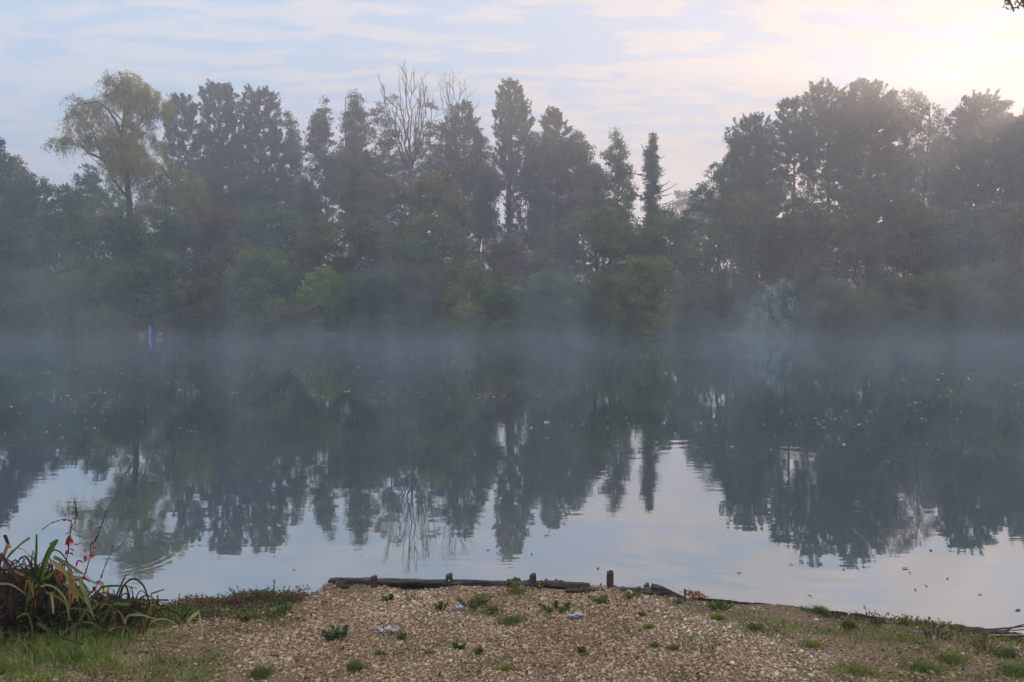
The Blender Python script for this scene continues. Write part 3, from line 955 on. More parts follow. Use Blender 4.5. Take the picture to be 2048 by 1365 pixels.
BUSHES = [
    # front row, at the water's edge: label, x, top px, D, width px, proto, colour
    ("blue-green bush at the waterline cut off by the left edge", -20, 520, 55, 210, 'w1', (0.035, 0.07, 0.05)),
    ("dark drooping bush at the waterline, second from the left edge", 85, 545, 54.5, 170, 'w2', (0.04, 0.075, 0.042)),
    ("soft green willow bush at the waterline, left of the blue post", 190, 515, 55, 190, 'w1', (0.055, 0.085, 0.042)),
    ("grey-green bush hanging over the water just above the blue post", 318, 500, 56, 180, 'b1', (0.06, 0.085, 0.05)),
    ("dark low bush right of the blue post with a brownish side", 418, 560, 55, 130, 'b2', (0.06, 0.06, 0.035)),
    ("bright-leaved green bush at the waterline below the three dense pines", 520, 500, 55.5, 170, 'b1', (0.062, 0.10, 0.022)),
    ("low scrubby olive bush touching the water below the bright-leaved bush", 590, 610, 54, 130, 'b3', (0.085, 0.085, 0.04)),
    ("small bush lit yellow-green below the tall tufted birch", 655, 540, 55, 120, 'b3', (0.085, 0.125, 0.022)),
    ("misty grey-green bush at the waterline left of the middle", 745, 545, 54.5, 150, 'b2', (0.052, 0.07, 0.045)),
    ("dull bush with purplish shade at the waterline below the bare-branched tree", 830, 530, 55.5, 140, 'w2', (0.052, 0.06, 0.042)),
    ("yellow-tipped green bush right of the misty gap, below the yellow-green tree", 925, 520, 55, 160, 'b1', (0.085, 0.105, 0.022)),
    ("green bush at the waterline directly below the tall pointed pine", 1020, 560, 55, 150, 'b3', (0.055, 0.085, 0.026)),
    ("soft grey-green bush at the waterline below the broad grey pine", 1110, 545, 54.5, 160, 'b2', (0.058, 0.08, 0.045)),
    ("misty green bush at the waterline below the lone airy tree", 1205, 540, 55, 160, 'w1', (0.05, 0.075, 0.04)),
    ("yellowish-green bush at the waterline below the ivy-clad stump", 1300, 520, 55.5, 160, 'b1', (0.08, 0.10, 0.03)),
    ("dark hollow bush at the waterline left of the silvery willow bush", 1415, 560, 56, 170, 'b2', (0.05, 0.06, 0.034)),
    ("dark brownish bush right behind the silvery willow bush", 1600, 530, 57, 160, 'b3', (0.055, 0.058, 0.034)),
    ("long-leaved grey-green bush hanging to the water, first right of the silvery willow bush", 1700, 560, 54.5, 160, 'w2', (0.065, 0.08, 0.048)),
    ("green bush with an orange-leaved sprig at the waterline right of the silvery bush", 1800, 555, 54.5, 150, 'b1', (0.06, 0.075, 0.03)),
    ("olive weeping bush trailing in the water, second from the right edge", 1900, 540, 54.5, 170, 'w1', (0.072, 0.08, 0.034)),
    ("dull green bush at the waterline cut off by the right edge", 2020, 530, 55, 190, 'w2', (0.06, 0.07, 0.034)),
    # middle row behind them
    ("tall dark bush mass behind the left-edge waterline bush", 10, 450, 61, 220, 'b2', (0.034, 0.06, 0.042)),
    ("rounded green bush behind the waterline, below the dark round-topped tree", 130, 440, 60, 200, 'b1', (0.042, 0.075, 0.045)),
    ("dark leafy bush in front of the leaning willow's trunk", 240, 455, 60.5, 170, 'b3', (0.04, 0.07, 0.04)),
    ("shaded green bush under the green willow crown, right of the leaning willow's trunk", 352, 455, 60, 150, 'b1', (0.045, 0.07, 0.036)),
    ("reddish-brown tinged bush below the leftmost dense pine", 440, 425, 61, 150, 'b2', (0.062, 0.058, 0.038)),
    ("high green bush below the rightmost dense pine", 545, 430, 61, 170, 'b1', (0.05, 0.082, 0.042)),
    ("brownish-green bush below the slender see-through birch", 640, 445, 61, 160, 'b3', (0.062, 0.072, 0.038)),
    ("tall grey-green bush below the loose olive tree", 745, 450, 60, 170, 'b2', (0.058, 0.07, 0.042)),
    ("dim bush closing the gap at the foot of the bare-branched tree", 815, 455, 62, 130, 'b3', (0.052, 0.062, 0.036)),
    ("large deep green bush below the yellow-green round-headed tree", 870, 450, 60.5, 180, 'b1', (0.055, 0.08, 0.03)),
    ("reddish hazel bush filling the space below the tall pointed pine", 1010, 492, 61, 150, 'b3', (0.070, 0.056, 0.042)),
    ("dull olive bush below the broad grey pine's dark base", 1110, 475, 61, 160, 'b2', (0.07, 0.07, 0.04)),
    ("fresh green bush below the lone airy tree", 1200, 430, 61, 190, 'b1', (0.052, 0.085, 0.034)),
    ("fresh green bush against the foot of the ivy-clad stump", 1310, 440, 61, 170, 'b3', (0.055, 0.088, 0.034)),
    ("green bush at the foot of the gap, left of the pale thin stems", 1400, 448, 60, 150, 'b1', (0.055, 0.085, 0.034)),
    ("high dull bush behind the pale thin stems", 1500, 400, 62, 180, 'b2', (0.055, 0.068, 0.036)),
    ("dark bush under the narrow pointed pine", 1605, 425, 61.5, 170, 'b3', (0.048, 0.056, 0.034)),
    ("broad dim bush under the round-crowned dull green tree", 1720, 455, 60, 200, 'b1', (0.052, 0.06, 0.036)),
    ("dim green bush under the drooping birch", 1830, 425, 61, 180, 'b2', (0.062, 0.075, 0.036)),
    ("thick green bush under the right-edge pine", 1935, 455, 60, 190, 'b1', (0.06, 0.07, 0.034)),
    ("yellowish leafy bush high at the right edge of the view", 2050, 425, 61, 190, 'b3', (0.085, 0.085, 0.034)),
]
for k, (lab, x, top, D, wd, pr_, colr) in enumerate(BUSHES):
    if D > 59:
        top, wd = top - 30, wd * 1.12
    else:
        top, wd = top - 12, wd * 1.06
    bush(lab, x, top, D, wd, pr_, colr, (k * 2.39) % 6.28)

# silvery willow bush leaning over the water
rng = rg_(91)
D = 52.2
lb = px_lobes([(1566, 572, 13, 9), (1548, 586, 14, 9), (1524, 594, 9, 7), (1536, 606, 13, 9), (1514, 626, 12, 8), (1540, 630, 16, 11), (1502, 640, 11, 7), (1528, 650, 18, 9), (1554, 648, 14, 8), (1564, 658, 11, 5),
               (1515, 660, 16, 8), (1545, 664, 20, 7), (1572, 604, 11, 10)], D, .7, rng)
b = at(1535, 600, D)
b[2] = 0
root = empty('willow_bush', b, "silvery blue-leaved willow bush leaning out over the water on the right", 'willow bush')
T, V, Fc, rnd = crown_from_lobes(lb, 'willow', rng, 1.7, .1, .8, .42, 1.3)
V[:, 2] = np.maximum(V[:, 2], .02)
link('crown', mesh_np('crown', V - b, Fc, M_LEAF, rnd), root, color=(0.25, 0.345, 0.32))
tb = Tubes()
for k in range(14):
    e = T[rng.integers(len(T))]
    tb.add(bez(b + np.array((.6, 1.2, .0)), (b + e) / 2 + np.array((.4, .6, .6)), e, 8), np.linspace(.07, .015, 8), 5)
link('trunk', tb.mesh('trunk', M_BARK, b), root)

# pale thin stems in front of the bushes
b = at(1460, 600, 57.2)
b[2] = .5
root = empty('dead_sapling', b, "pale thin bare stems rising before the dull bush on the right", 'dead sapling')
tb = Tubes()
for px in ([(1457, 640), (1456, 560), (1452, 500), (1449, 470)], [(1460, 640), (1460, 540), (1464, 500), (1461, 465)], [(1462, 640), (1463, 545), (1471, 505), (1472, 478)]):
    P = np.array([at(x, y, 57.2) for x, y in px])
    t_ = np.linspace(0, 3, 14)
    P = np.stack([np.interp(t_, range(4), P[:, q]) for q in range(3)], 1)
    tb = Tubes()
    tb.add(P, np.linspace(.05, .02, 14), 5)
    link('stem', tb.mesh('stem', M_PALEBARK, b), root)
# leaning stem, right
b = at(1952, 600, 59)
b[2] = .6
root = empty('leaning_stem', b, "pale bare stem leaning right in front of the right-edge pine", 'dead tree')
tb = Tubes()
P = np.array([at(1952, 560, 59), at(1962, 470, 59), at(1980, 400, 59)])
tb.add(np.concatenate([[b], P]), [.10, .09, .07, .03], 7)
link('trunk', tb.mesh('trunk', M_BARK, b), root)

# far-off wood behind, only to close the view low between trunks
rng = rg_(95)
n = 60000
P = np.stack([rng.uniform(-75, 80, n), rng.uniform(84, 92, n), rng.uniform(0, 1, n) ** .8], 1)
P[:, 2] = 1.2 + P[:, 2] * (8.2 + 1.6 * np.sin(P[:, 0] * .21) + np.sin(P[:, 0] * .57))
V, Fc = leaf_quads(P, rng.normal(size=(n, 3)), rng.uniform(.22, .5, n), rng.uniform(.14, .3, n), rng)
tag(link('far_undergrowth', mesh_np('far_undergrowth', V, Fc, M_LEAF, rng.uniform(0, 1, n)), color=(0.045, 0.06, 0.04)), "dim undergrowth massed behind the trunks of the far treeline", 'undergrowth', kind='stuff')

# the wood runs on past both edges of the view
for sd_, hmax, sgn in ((96, 13.0, -1), (97, 10.5, 1)):
    rng = rg_(sd_)
    lobes = []
    for k in range(70):
        X = sgn * rng.uniform(46, 92)
        Y_ = 57 + rng.uniform(0, 22)
        r_ = rng.uniform(1.6, 3.0)
        lobes.append((np.array((X, Y_, rng.uniform(.5, 1) ** .6 * hmax * (.75 + .25 * math.sin(X * .35)) * rng.uniform(.25, 1))), r_, r_, r_ * .9))
    T, V, Fc, rnd = crown_from_lobes(lobes, 'broad', rng, .9, .1, 1.6, .95, 1.0)
    tag(link('far_wood', mesh_np('far_wood', V, Fc, M_LEAF, rnd), color=(0.09, 0.12, 0.055)), ('dense wood of the far bank running on past the left edge' if sgn < 0 else 'dense wood of the far bank running on past the right edge'), 'wood', kind='stuff')

# ------------------------------------------------------------------ blue post and orange floats at the far bank
def solid_mat(name, c, rough=.6):
    m, t = mat_new(name)
    b = nd(t, 'ShaderNodeBsdfPrincipled')
    g = nd(t, 'ShaderNodeTexCoord')
    nz = nd(t, 'ShaderNodeTexNoise')
    nz.inputs['Scale'].default_value = 40
    nz.inputs['Detail'].default_value = 4
    t.links.new(g.outputs['Object'], nz.inputs['Vector'])
    cc = mixc(t, ramp(t, nz.outputs[0], [(.35, 0.0), (.7, 1.0)]), c, tuple(q * .6 for q in c))
    t.links.new(cc, b.inputs['Base Color'])
    b.inputs['Roughness'].default_value = rough
    o = nd(t, 'ShaderNodeOutputMaterial')
    t.links.new(b.outputs[0], o.inputs[0])
    return m


M_BLUE = solid_mat('blue_paint', (0.05, 0.18, 0.50))
M_ORANGE = solid_mat('orange_plastic', (0.50, 0.16, 0.10))
D = 51.2
b = at(300, 672, D)
b[2] = 0
tb = Tubes()
z0 = -.3
tb.add([b + np.array((0, 0, -.3)), b + np.array((0, 0, .62)), b + np.array((0, 0, .70))], [.085, .085, .05], 10)
o = link('mooring_post', tb.mesh('mooring_post', M_BLUE, b), loc=b)
tag(o, "short bright blue post standing in the water before the far bank", 'post')


def torus(name, c, R0, r, mat, squash=1):
    an = np.linspace(0, 2 * math.pi, 25)[:-1]
    bn = np.linspace(0, 2 * math.pi, 11)[:-1]
    A, B = np.meshgrid(an, bn, indexing='ij')
    V = np.stack([(R0 + r * np.cos(B)) * np.cos(A), (R0 + r * np.cos(B)) * np.sin(A), r * np.sin(B) * squash], -1).reshape(-1, 3)
    i = np.arange(24)[:, None] * 10
    i2 = ((np.arange(24) + 1) % 24)[:, None] * 10
    j = np.arange(10)[None]
    j2 = (j + 1) % 10
    Fc = np.stack([i + j, i2 + j, i2 + j2, i + j2], -1).reshape(-1, 4)
    return link(name, mesh_np(name, V, Fc, mat, smooth=True), loc=c)


for x, y, lab in ((283, 659, "orange-pink ring float left of the blue post"), (319, 659, "orange-pink ring float right of the blue post")):
    c = at(x, y, D)
    c[2] = .17 if x > 300 else .14
    o = torus('ring_float', c, .12 if x > 300 else .13, .045, M_ORANGE)
    o.rotation_euler = (R(62), R(-14 if x < 300 else 4), 0)
    tag(o, lab, 'ring float', 'orange floats beside the blue post')

# ------------------------------------------------------------------ gravel
rng = rg_(1001)


def scatter(n, x0, x1, back, rng, front=.03):
    x = rng.uniform(x0, x1, n)
    y = y_edge(x) - front - rng.uniform(0, 1, n) * back
    return x, y, g_height(x, y)


ICO_V = None


def ico():
    p = (1 + 5 ** .5) / 2
    v = np.array([(-1, p, 0), (1, p, 0), (-1, -p, 0), (1, -p, 0), (0, -1, p), (0, 1, p), (0, -1, -p), (0, 1, -p), (p, 0, -1), (p, 0, 1), (-p, 0, -1), (-p, 0, 1)], float)
    f = np.array([(0, 11, 5), (0, 5, 1), (0, 1, 7), (0, 7, 10), (0, 10, 11), (1, 5, 9), (5, 11, 4), (11, 10, 2), (10, 7, 6), (7, 1, 8), (3, 9, 4), (3, 4, 2), (3, 2, 6), (3, 6, 8), (3, 8, 9), (4, 9, 5), (2, 4, 11), (6, 2, 10), (8, 6, 7), (9, 8, 1)])
    return unit(v), f


def stones(x, y, z, size, rng):
    n = len(x)
    v, f = ico()
    s = size[:, None] * np.stack([rng.uniform(.75, 1.35, n), rng.uniform(.65, 1.1, n), rng.uniform(.34, .66, n)], 1)
    V = v[None] * s[:, None] * rng.uniform(.72, 1.22, (n, 12, 1))
    a = rng.uniform(0, 6.28, n)
    tl = rng.normal(size=n) * .3
    c, s_ = np.cos(a)[:, None], np.sin(a)[:, None]
    zt = V[..., 2] + V[..., 0] * np.sin(tl)[:, None]
    X = V[..., 0] * c - V[..., 1] * s_
    Y = V[..., 0] * s_ + V[..., 1] * c
    V = np.stack([X + x[:, None], Y + y[:, None], zt + z[:, None] + size[:, None] * .22], -1).reshape(-1, 3)
    Fc = (f[None] + (np.arange(n) * 12)[:, None, None]).reshape(-1, 3)
    tone = np.clip(rng.beta(1.5, 1.7, n) + .20 * lumps(np.stack([x, y, x * 0], 1), 2.3, 77) - .04, 0, 1)
    return V, Fc, np.repeat(tone, 20)


def greenness(x, y):
    """0 = bare gravel, 1 = turf; from where the photograph is green"""
    P = np.stack([x, y, np.zeros_like(x)], 1)
    base = 1 / (1 + np.exp((x + 2.35 + .55 * (y - 5.0)) * 2.0))
    d = y_edge(x) - y
    rt = 1 / (1 + np.exp(-(x - 1.75) * 2.4)) * .70
    lf = .50 * np.exp(-((x + 1.9) / .9) ** 2) * np.exp(-(d / .35) ** 2)
    return np.clip(base + rt + lf + .26 * lumps(P, 3.2, 5) + .26 * lumps(P, 9, 6), 0, 1)


x, y, z = scatter(185000, -5.2, 5.4, 3.2, rng)
gn = greenness(x, y)
fines = np.clip(.10 - .9 * lumps(np.stack([x, y, x * 0], 1), 2.6, 44), 0, .6)
k = rng.uniform(0, 1, len(x)) > np.clip(gn * 1.05 - .25 + fines, 0, .93)
x, y, z = x[k], y[k], z[k]
size = np.exp(rng.normal(math.log(.0068), .42, len(x)))
size = np.clip(size, .0035, .022)
V, Fc, rnd = stones(x, y, z, size, rng)
tag(link('gravel', mesh_np('gravel', V, Fc, M_STONE, rnd)), "loose tan gravel covering the fishing platform", 'gravel', kind='stuff')

# ------------------------------------------------------------------ turf and ground cover
def blades(x, y, z, h, wd, rng, lean=.5):
    n = len(x)
    a = rng.uniform(0, 6.28, n)
    d = np.stack([np.cos(a), np.sin(a), np.zeros(n)], 1) * rng.uniform(.1, 1, (n, 1)) * lean
    P = np.stack([x, y, z - .004], 1)
    s = unit(np.stack([-np.sin(a), np.cos(a), np.zeros(n)], 1) + rng.normal(size=(n, 3)) * .3) * (wd * .5)[:, None]
    up = np.array((0, 0, 1.0))
    h = h[:, None]
    m1 = P + (up * .62 + d * .35) * h
    tip = P + (up * .92 + d * 1.15) * h
    V = np.stack([P - s, P + s, m1 + s * .75, m1 - s * .75, tip], 1).reshape(-1, 3)
    b = np.arange(n)[:, None] * 5
    Fq = np.concatenate([b + np.array([[0, 1, 2, 3]]), b + np.array([[3, 2, 4, 4]])], 0)
    return V, Fq


def blade_mesh(name, x, y, z, h, wd, rng, mat, lean=.5):
    V, Fq = blades(x, y, z, h, wd, rng, lean)
    n = len(x)
    q = Fq[:n]
    tri = Fq[n:, :3]
    Fc = np.concatenate([q[:, [0, 1, 2]], q[:, [0, 2, 3]], tri])
    r = rng.uniform(0, 1, n)
    return mesh_np(name, V, Fc, mat, np.tile(r, 3))


x, y, z = scatter(190000, -5.4, 5.6, 2.7, rng, .0)
gn = greenness(x, y)
P = np.stack([x, y, z], 1)
cl_ = .5 + .5 * lumps(P, 14, 7)
k = rng.uniform(0, 1, len(x)) < np.clip((gn - .26) * 1.8, 0, 1) * np.clip(cl_ * 2.0 - .55, 0.02, 1) * .95
x, y, z, gn = x[k], y[k], z[k], gn[k]
tall = np.clip((-x - 1.9) * .9, 0, 1)
h = rng.uniform(.014, .040, len(x)) * (1 + 1.3 * tall) * (.5 + gn * .8)
g = link('grass', blade_mesh('grass', x, y, z, h, rng.uniform(.003, .007, len(x)) * (1 + .3 * tall), rng, M_GRASS, .9), color=(0.20, 0.29, 0.06))
tag(g, "short tufty grass spreading over the gravel at both sides", 'grass', kind='stuff')

# longer grass on the left bank
x, y, z = scatter(9000, -4.6, -1.75, .9, rng, .05)
k = rng.uniform(0, 1, len(x)) < np.clip((-x - 1.6) * 1.0, .08, 1) * (.5 + .5 * lumps(np.stack([x, y, z], 1), 6, 9))
x, y, z = x[k], y[k], z[k]
g = link('long_grass', blade_mesh('long_grass', x, y, z, rng.uniform(.03, .11, len(x)), rng.uniform(.003, .007, len(x)), rng, M_GRASS, 1.3), color=(0.16, 0.24, 0.045))
tag(g, "longer untrimmed grass along the left bank", 'long grass', kind='stuff')

# low creeping leaves and dead stalks at the left edge
def leafy_patch(name, label, x0, x1, back, n, color, hmax, seed, mat=M_WEED, L=(.012, .03), front=.0):
    rng = rg_(seed)
    x, y, z = scatter(n, x0, x1, back, rng, front)
    P = np.stack([x, y, z + rng.uniform(0, 1, n) ** 1.5 * hmax * (.4 + .6 * np.clip(.5 + lumps(np.stack([x, y, z], 1), 8, seed), 0, 1))], 1)
    D_ = rng.normal(size=(n, 3)) + np.array((0, 0, .4))
    V, Fc = leaf_quads(P, D_, rng.uniform(*L, n), rng.uniform(*L, n) * .55, rng)
    o = link(name, mesh_np(name, V, Fc, mat, rng.uniform(0, 1, n)), color=color)
    return tag(o, label, 'ground cover', kind='stuff')


rng = rg_(26)
x, y, z = scatter(90000, -5.2, 5.4, 2.6, rng)
gn = greenness(x, y)
l_ = lumps(np.stack([x, y, z], 1), 12, 31)
k = rng.uniform(0, 1, len(x)) < np.clip((gn - .05) * 1.9, 0.10, .9) * np.clip(.35 + l_, 0, 1)
P = np.stack([x[k], y[k], z[k] + rng.uniform(.004, .022, k.sum())], 1)
n = len(P)
V, Fc = leaf_quads(P, rng.normal(size=(n, 3)) + np.array((0, 0, .3)), rng.uniform(.008, .018, n), rng.uniform(.005, .009, n), rng)
tag(link('moss_and_clover', mesh_np('moss_and_clover', V, Fc, M_WEED, rng.uniform(0, 1, n)), color=(0.16, 0.20, 0.075)), "pale moss and tiny clover leaves creeping over the gravel", 'ground cover', kind='stuff')
rng = rg_(27)
x, y, z = scatter(60000, -4.2, 5.2, 2.6, rng, .06)
l_ = lumps(np.stack([x, y, z], 1), 6.5, 52)
k = l_ > .52
n = int(k.sum())
P = np.stack([x[k], y[k], z[k] + rng.uniform(.004, .03, n)], 1)
V, Fc = leaf_quads(P, rng.normal(size=(n, 3)) + np.array((0, 0, .5)), rng.uniform(.012, .030, n), rng.uniform(.004, .010, n), rng)
tag(link('low_weeds', mesh_np('low_weeds', V, Fc, M_WEED, rng.uniform(0, 1, n)), color=(0.13, 0.18, 0.05)), "ragged flattened weeds spread in patches through the gravel", 'ground cover', kind='stuff')
leafy_patch('creeping_weeds', "low green creeping weeds along the left bank edge", -4.4, -1.66, .60, 10000, (0.085, 0.12, 0.04), .08, 21)
leafy_patch('withered_weeds', "withered brown weeds lining the bank edge left of the timber", -3.2, -1.60, .20, 6000, (0.20, 0.115, 0.065), .085, 22)
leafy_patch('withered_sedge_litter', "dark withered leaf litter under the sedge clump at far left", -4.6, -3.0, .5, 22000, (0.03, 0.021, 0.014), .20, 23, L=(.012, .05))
leafy_patch('edge_moss', "mossy brown and green growth along the right bank edge", 2.2, 5.2, .16, 2600, (0.11, 0.09, 0.04), .035, 24)
leafy_patch('leaf_litter', "dead brown leaf scraps scattered through the gravel", -4.0, 4.6, 2.3, 2600, (0.11, 0.06, 0.03), .012, 25, L=(.012, .035))


# ------------------------------------------------------------------ timber edge of the platform
def beam(name, p0, p1, hgt, thick, mat, parent=None, n=40, seed=0, wav=.012, taper=(1, 1), label=None, cat=None, group=None, drop=0.0):
    """rough sawn beam between two points of its top centre line"""
    rng = rg_(seed)
    p0, p1 = np.asarray(p0, float), np.asarray(p1, float)
    d = unit(p1 - p0)
    s = unit(np.cross(d, (0, 0, 1)))
    u = np.cross(s, d)
    prof = [(-.5, -.06), (-.44, 0), (.44, 0), (.5, -.06), (.5, -.26), (.38, -.30), (.38, -.36), (.5, -.40), (.5, -1), (-.5, -1)]
    t_ = np.linspace(0, 1, n)
    V = []
    w1 = np.cumsum(rng.normal(size=n)) * .25
    w1 -= np.linspace(w1[0], w1[-1], n)
    for q, t in enumerate(t_):
        c = p0 + (p1 - p0) * t
        sc = taper[0] + (taper[1] - taper[0]) * t
        e = min(1.0, .85 + 8 * min(t, 1 - t))
        for a, b in prof:
            jit = rng.normal(size=2) * wav * .25
            V.append(c + s * (a * thick * sc * e + jit[0]) + u * (b * hgt * sc + w1[q] * wav + jit[1] - (1 - e) * .04 * (1 if b > -.3 else 0)))
    V = np.array(V)
    k = len(prof)
    Fc = []
    for q in range(n - 1):
        for j in range(k):
            j2 = (j + 1) % k
            Fc.append((q * k + j, q * k + j2, (q + 1) * k + j2, (q + 1) * k + j))
    for e in (0, (n - 1) * k):
        Fc += [(e, e + q, e + q + 1, e + q + 2) for q in range(1, k - 2, 2)]
    org = p0.copy() if parent is None else np.zeros(3)
    o = link(name, mesh_np(name, V - org, Fc, mat), parent, loc=org)
    if label:
        tag(o, label, cat, group)
    return o


z_t = .268
a0, a1 = on_z(658, 1158, z_t), on_z(1180, 1168, z_t)
b0, b1 = on_z(1130, 1168, z_t + .012), on_z(1302, 1172, z_t + .014)
beam('timber_beam', a0, a1, .16, .075, M_TIMBER, seed=1, n=70, wav=.005, label="long dark weathered beam edging the platform, carrying the left posts", cat='timber beam')
beam('timber_beam', b0 + np.array((0, -.075, -.012)), b1 + np.array((0, -.05, -.012)), .14, .085, M_TIMBER, seed=2, n=40, wav=.02, label="shorter rotten beam on the right end of the platform edge, split at its tip",
     cat='timber beam')
beam('timber_plank', on_z(1010, 1167, z_t - .01) + np.array((0, .05, 0)), on_z(1300, 1171, z_t - .01) + np.array((0, .04, 0)), .12, .05, M_TIMBER, seed=12, n=60, wav=.03,
     label="wavy worn plank on the water side of the tallest post", cat='timber plank')
# broken left corner sloping to the water
c0, c1 = on_z(690, 1163, .28), on_z(628, 1196, .20)
beam('corner_timber', c0 + np.array((0, 0, .015)), c1 + np.array((0, -.02, .03)), .18, .12, M_TIMBER, seed=3, n=24, wav=.03, label="splintered corner timber sloping down at the platform's left end", cat='corner timber')
# rotten log right
rng = rg_(31)
p0, p1 = on_z(1303, 1172, .29), on_z(1368, 1192, .235)
n = 26
t_ = np.linspace(0, 1, n)
tb_V = []
k = 18
for q, t in enumerate(t_):
    c = p0 + (p1 - p0) * t + np.array((0, 0, -.045))
    rr = .058 * (1 - .45 * t ** 2) * (1 if q > 0 else .75)
    for j in range(k):
        an = j * 2 * math.pi / k
        r2 = rr * (1 + .22 * math.sin(j * 5.3) + .06 * rng.normal())
        tb_V.append(c + np.array((.0, math.cos(an) * r2 * 1.15, math.sin(an) * r2)))
tb_V = np.array(tb_V)
Fc = [(q * k + j, q * k + (j + 1) % k, (q + 1) * k + (j + 1) % k, (q + 1) * k + j) for q in range(n - 1) for j in range(k)]
for e in (0, (n - 1) * k):
    Fc += [(e, e + q, e + q + 1, e + q + 2) for q in range(1, k - 2, 2)]
o = link('rotten_log', mesh_np('rotten_log', tb_V - p0, Fc, M_TIMBER), loc=p0)
tag(o, "short grooved rotten log at the right end of the platform edge", 'log')

# posts
def post(px, top, base, wpx, label, sq, seed, dy=.06):
    rng = rg_(seed)
    g0 = on_z(px, base, .285)
    g0[1] += dy
    m_ = g0[1] / F_PX
    topz = at(px, top, g0[1])[2]
    r = wpx * m_ / 2
    g0[2] = -.4
    k = 4 if sq else 12
    rows_ = []
    zs = [-.4, .1, .2, topz - .05, topz - .008, topz]
    for q, z in enumerate(zs):
        rr = r * (1 if q < 5 else .86)
        for j in range(k * 3 if sq else k):
            if sq:
                side, tq = divmod(j, 3)
                an = side * math.pi / 2 + math.pi / 4
                an2 = an + math.pi / 2
                c_ = np.array((math.cos(an), math.sin(an))) * (1 - tq / 3) + np.array((math.cos(an2), math.sin(an2))) * tq / 3
                c_ = c_ * rr * 1.3
            else:
                an = j * 2 * math.pi / k
                c_ = np.array((math.cos(an), math.sin(an))) * rr * (1 + .06 * rng.normal())
            rows_.append((c_[0] + rng.normal() * r * .02, c_[1], z + (c_[0] * .25 if q >= 4 else 0) + rng.normal() * .002 * (q >= 4)))
    kk = k * 3 if sq else k
    V = np.array(rows_)
    V[:, 2] += .4
    Fc = [(q * kk + j, q * kk + (j + 1) % kk, (q + 1) * kk + (j + 1) % kk, (q + 1) * kk + j) for q in range(len(zs) - 1) for j in range(kk)]
    e = (len(zs) - 1) * kk
    Fc += [(e, e + q, e + q + 1, e + q + 2) for q in range(1, kk - 2, 2)]
    if sq or kk % 2 == 0:
        Fc += [(e, e + kk - 2, e + kk - 1, e)][:0]
    o = link('timber_post', mesh_np('timber_post', V, Fc, M_POST), loc=g0)
    return tag(o, label, 'post', 'posts of the platform edge')


post(745, 1153, 1166, 14, "lowest stubby post, barely above the beam near its left end", False, 1)
post(897, 1149, 1165, 14, "round dark post on the beam, second from the left", False, 2)
post(1066, 1149, 1169, 14, "round post with a pale worn top in the middle of the edge", False, 3)
post(1222, 1144, 1170, 14, "tallest post, square and brown, near the right end of the platform edge", True, 4)
post(1370, 1179, 1190, 4, "tiny thin peg just right of the rotten log", True, 5, dy=.0)

# low boards holding the bank to either side
pts = [on_z(x, y + 3, .205) for x, y in ((1376, 1191), (1550, 1207), (1700, 1223), (1900, 1254))]
for q in range(3):
    beam('edge_board', pts[q] + np.array((.01, .01, 0)), pts[q + 1] + np.array((-.01, .01, 0)), .13, .014, M_TIMBER, seed=40 + q, n=26, wav=.008,
         label=("thin board edging the bank, next to the rotten log", "thin board edging the bank, middle of the right-hand run", "thin board edging the bank behind the spiky green rosette")[q], cat='edge board',
         group='boards holding the bank')
beam('edge_board', on_z(1895, 1251, .25), on_z(2075, 1274, .25), .15, .06, M_TIMBER, seed=44, n=30, wav=.014, label="thick black board edging the bank at the right edge of the view", cat='edge board',
     group='boards holding the bank')
pts = [on_z(x, y + 1, .235) for x, y in ((330, 1222), (500, 1200), (634, 1191))]
for q in range(2):
    beam('edge_board', pts[q] + np.array((.01, .0, 0)), pts[q + 1] + np.array((-.01, .0, 0)), .13, .03, M_TIMBER, seed=50 + q, n=26, wav=.012,
         label=("thin board edging the bank behind the dry weeds on the left", "thin grey board edging the bank just left of the splintered corner timber")[q], cat='edge board', group='boards holding the bank')


def stick(label, px, Y0, r0, r1, mat, name='stick', dz=0, cat='stick'):
    P = np.array([at(x, y, yy) for (x, y), yy in zip(px, Y0)])
    t_ = np.linspace(0, len(P) - 1, 16)
    P = np.stack([np.interp(t_, range(len(P)), P[:, q]) for q in range(3)], 1)
    tb = Tubes()
    tb.add(P, np.linspace(r0, r1, 16), 6)
    o = link(name, tb.mesh(name, mat, P[0]), loc=P[0])
    return tag(o, label, cat)


M_CANE = solid_mat('dry_cane', (0.34, 0.30, 0.20), .8)
stick("dark bent stick leaning over the black board at the right edge", [(1948, 1262), (2000, 1258), (2060, 1252)], [5.7, 5.7, 5.65], .008, .005, M_BARK)
stick("dark stick rising to the right edge above the black board", [(1990, 1270), (2030, 1254), (2060, 1246)], [5.55, 5.6, 5.6], .006, .003, M_BARK)
stick("pale dry cane lying along the bank at the right edge", [(1940, 1272), (2000, 1271), (2070, 1270)], [5.4, 5.4, 5.4], .006, .005, M_CANE, 'cane', cat='cane')
stick("green reed stem lying over the black board at the right edge", [(1935, 1258), (1990, 1262), (2070, 1259)], [5.6, 5.62, 5.6], .005, .004, solid_mat('reed_green', (0.07, 0.11, 0.03), .7), 'reed_stem', cat='reed stem')


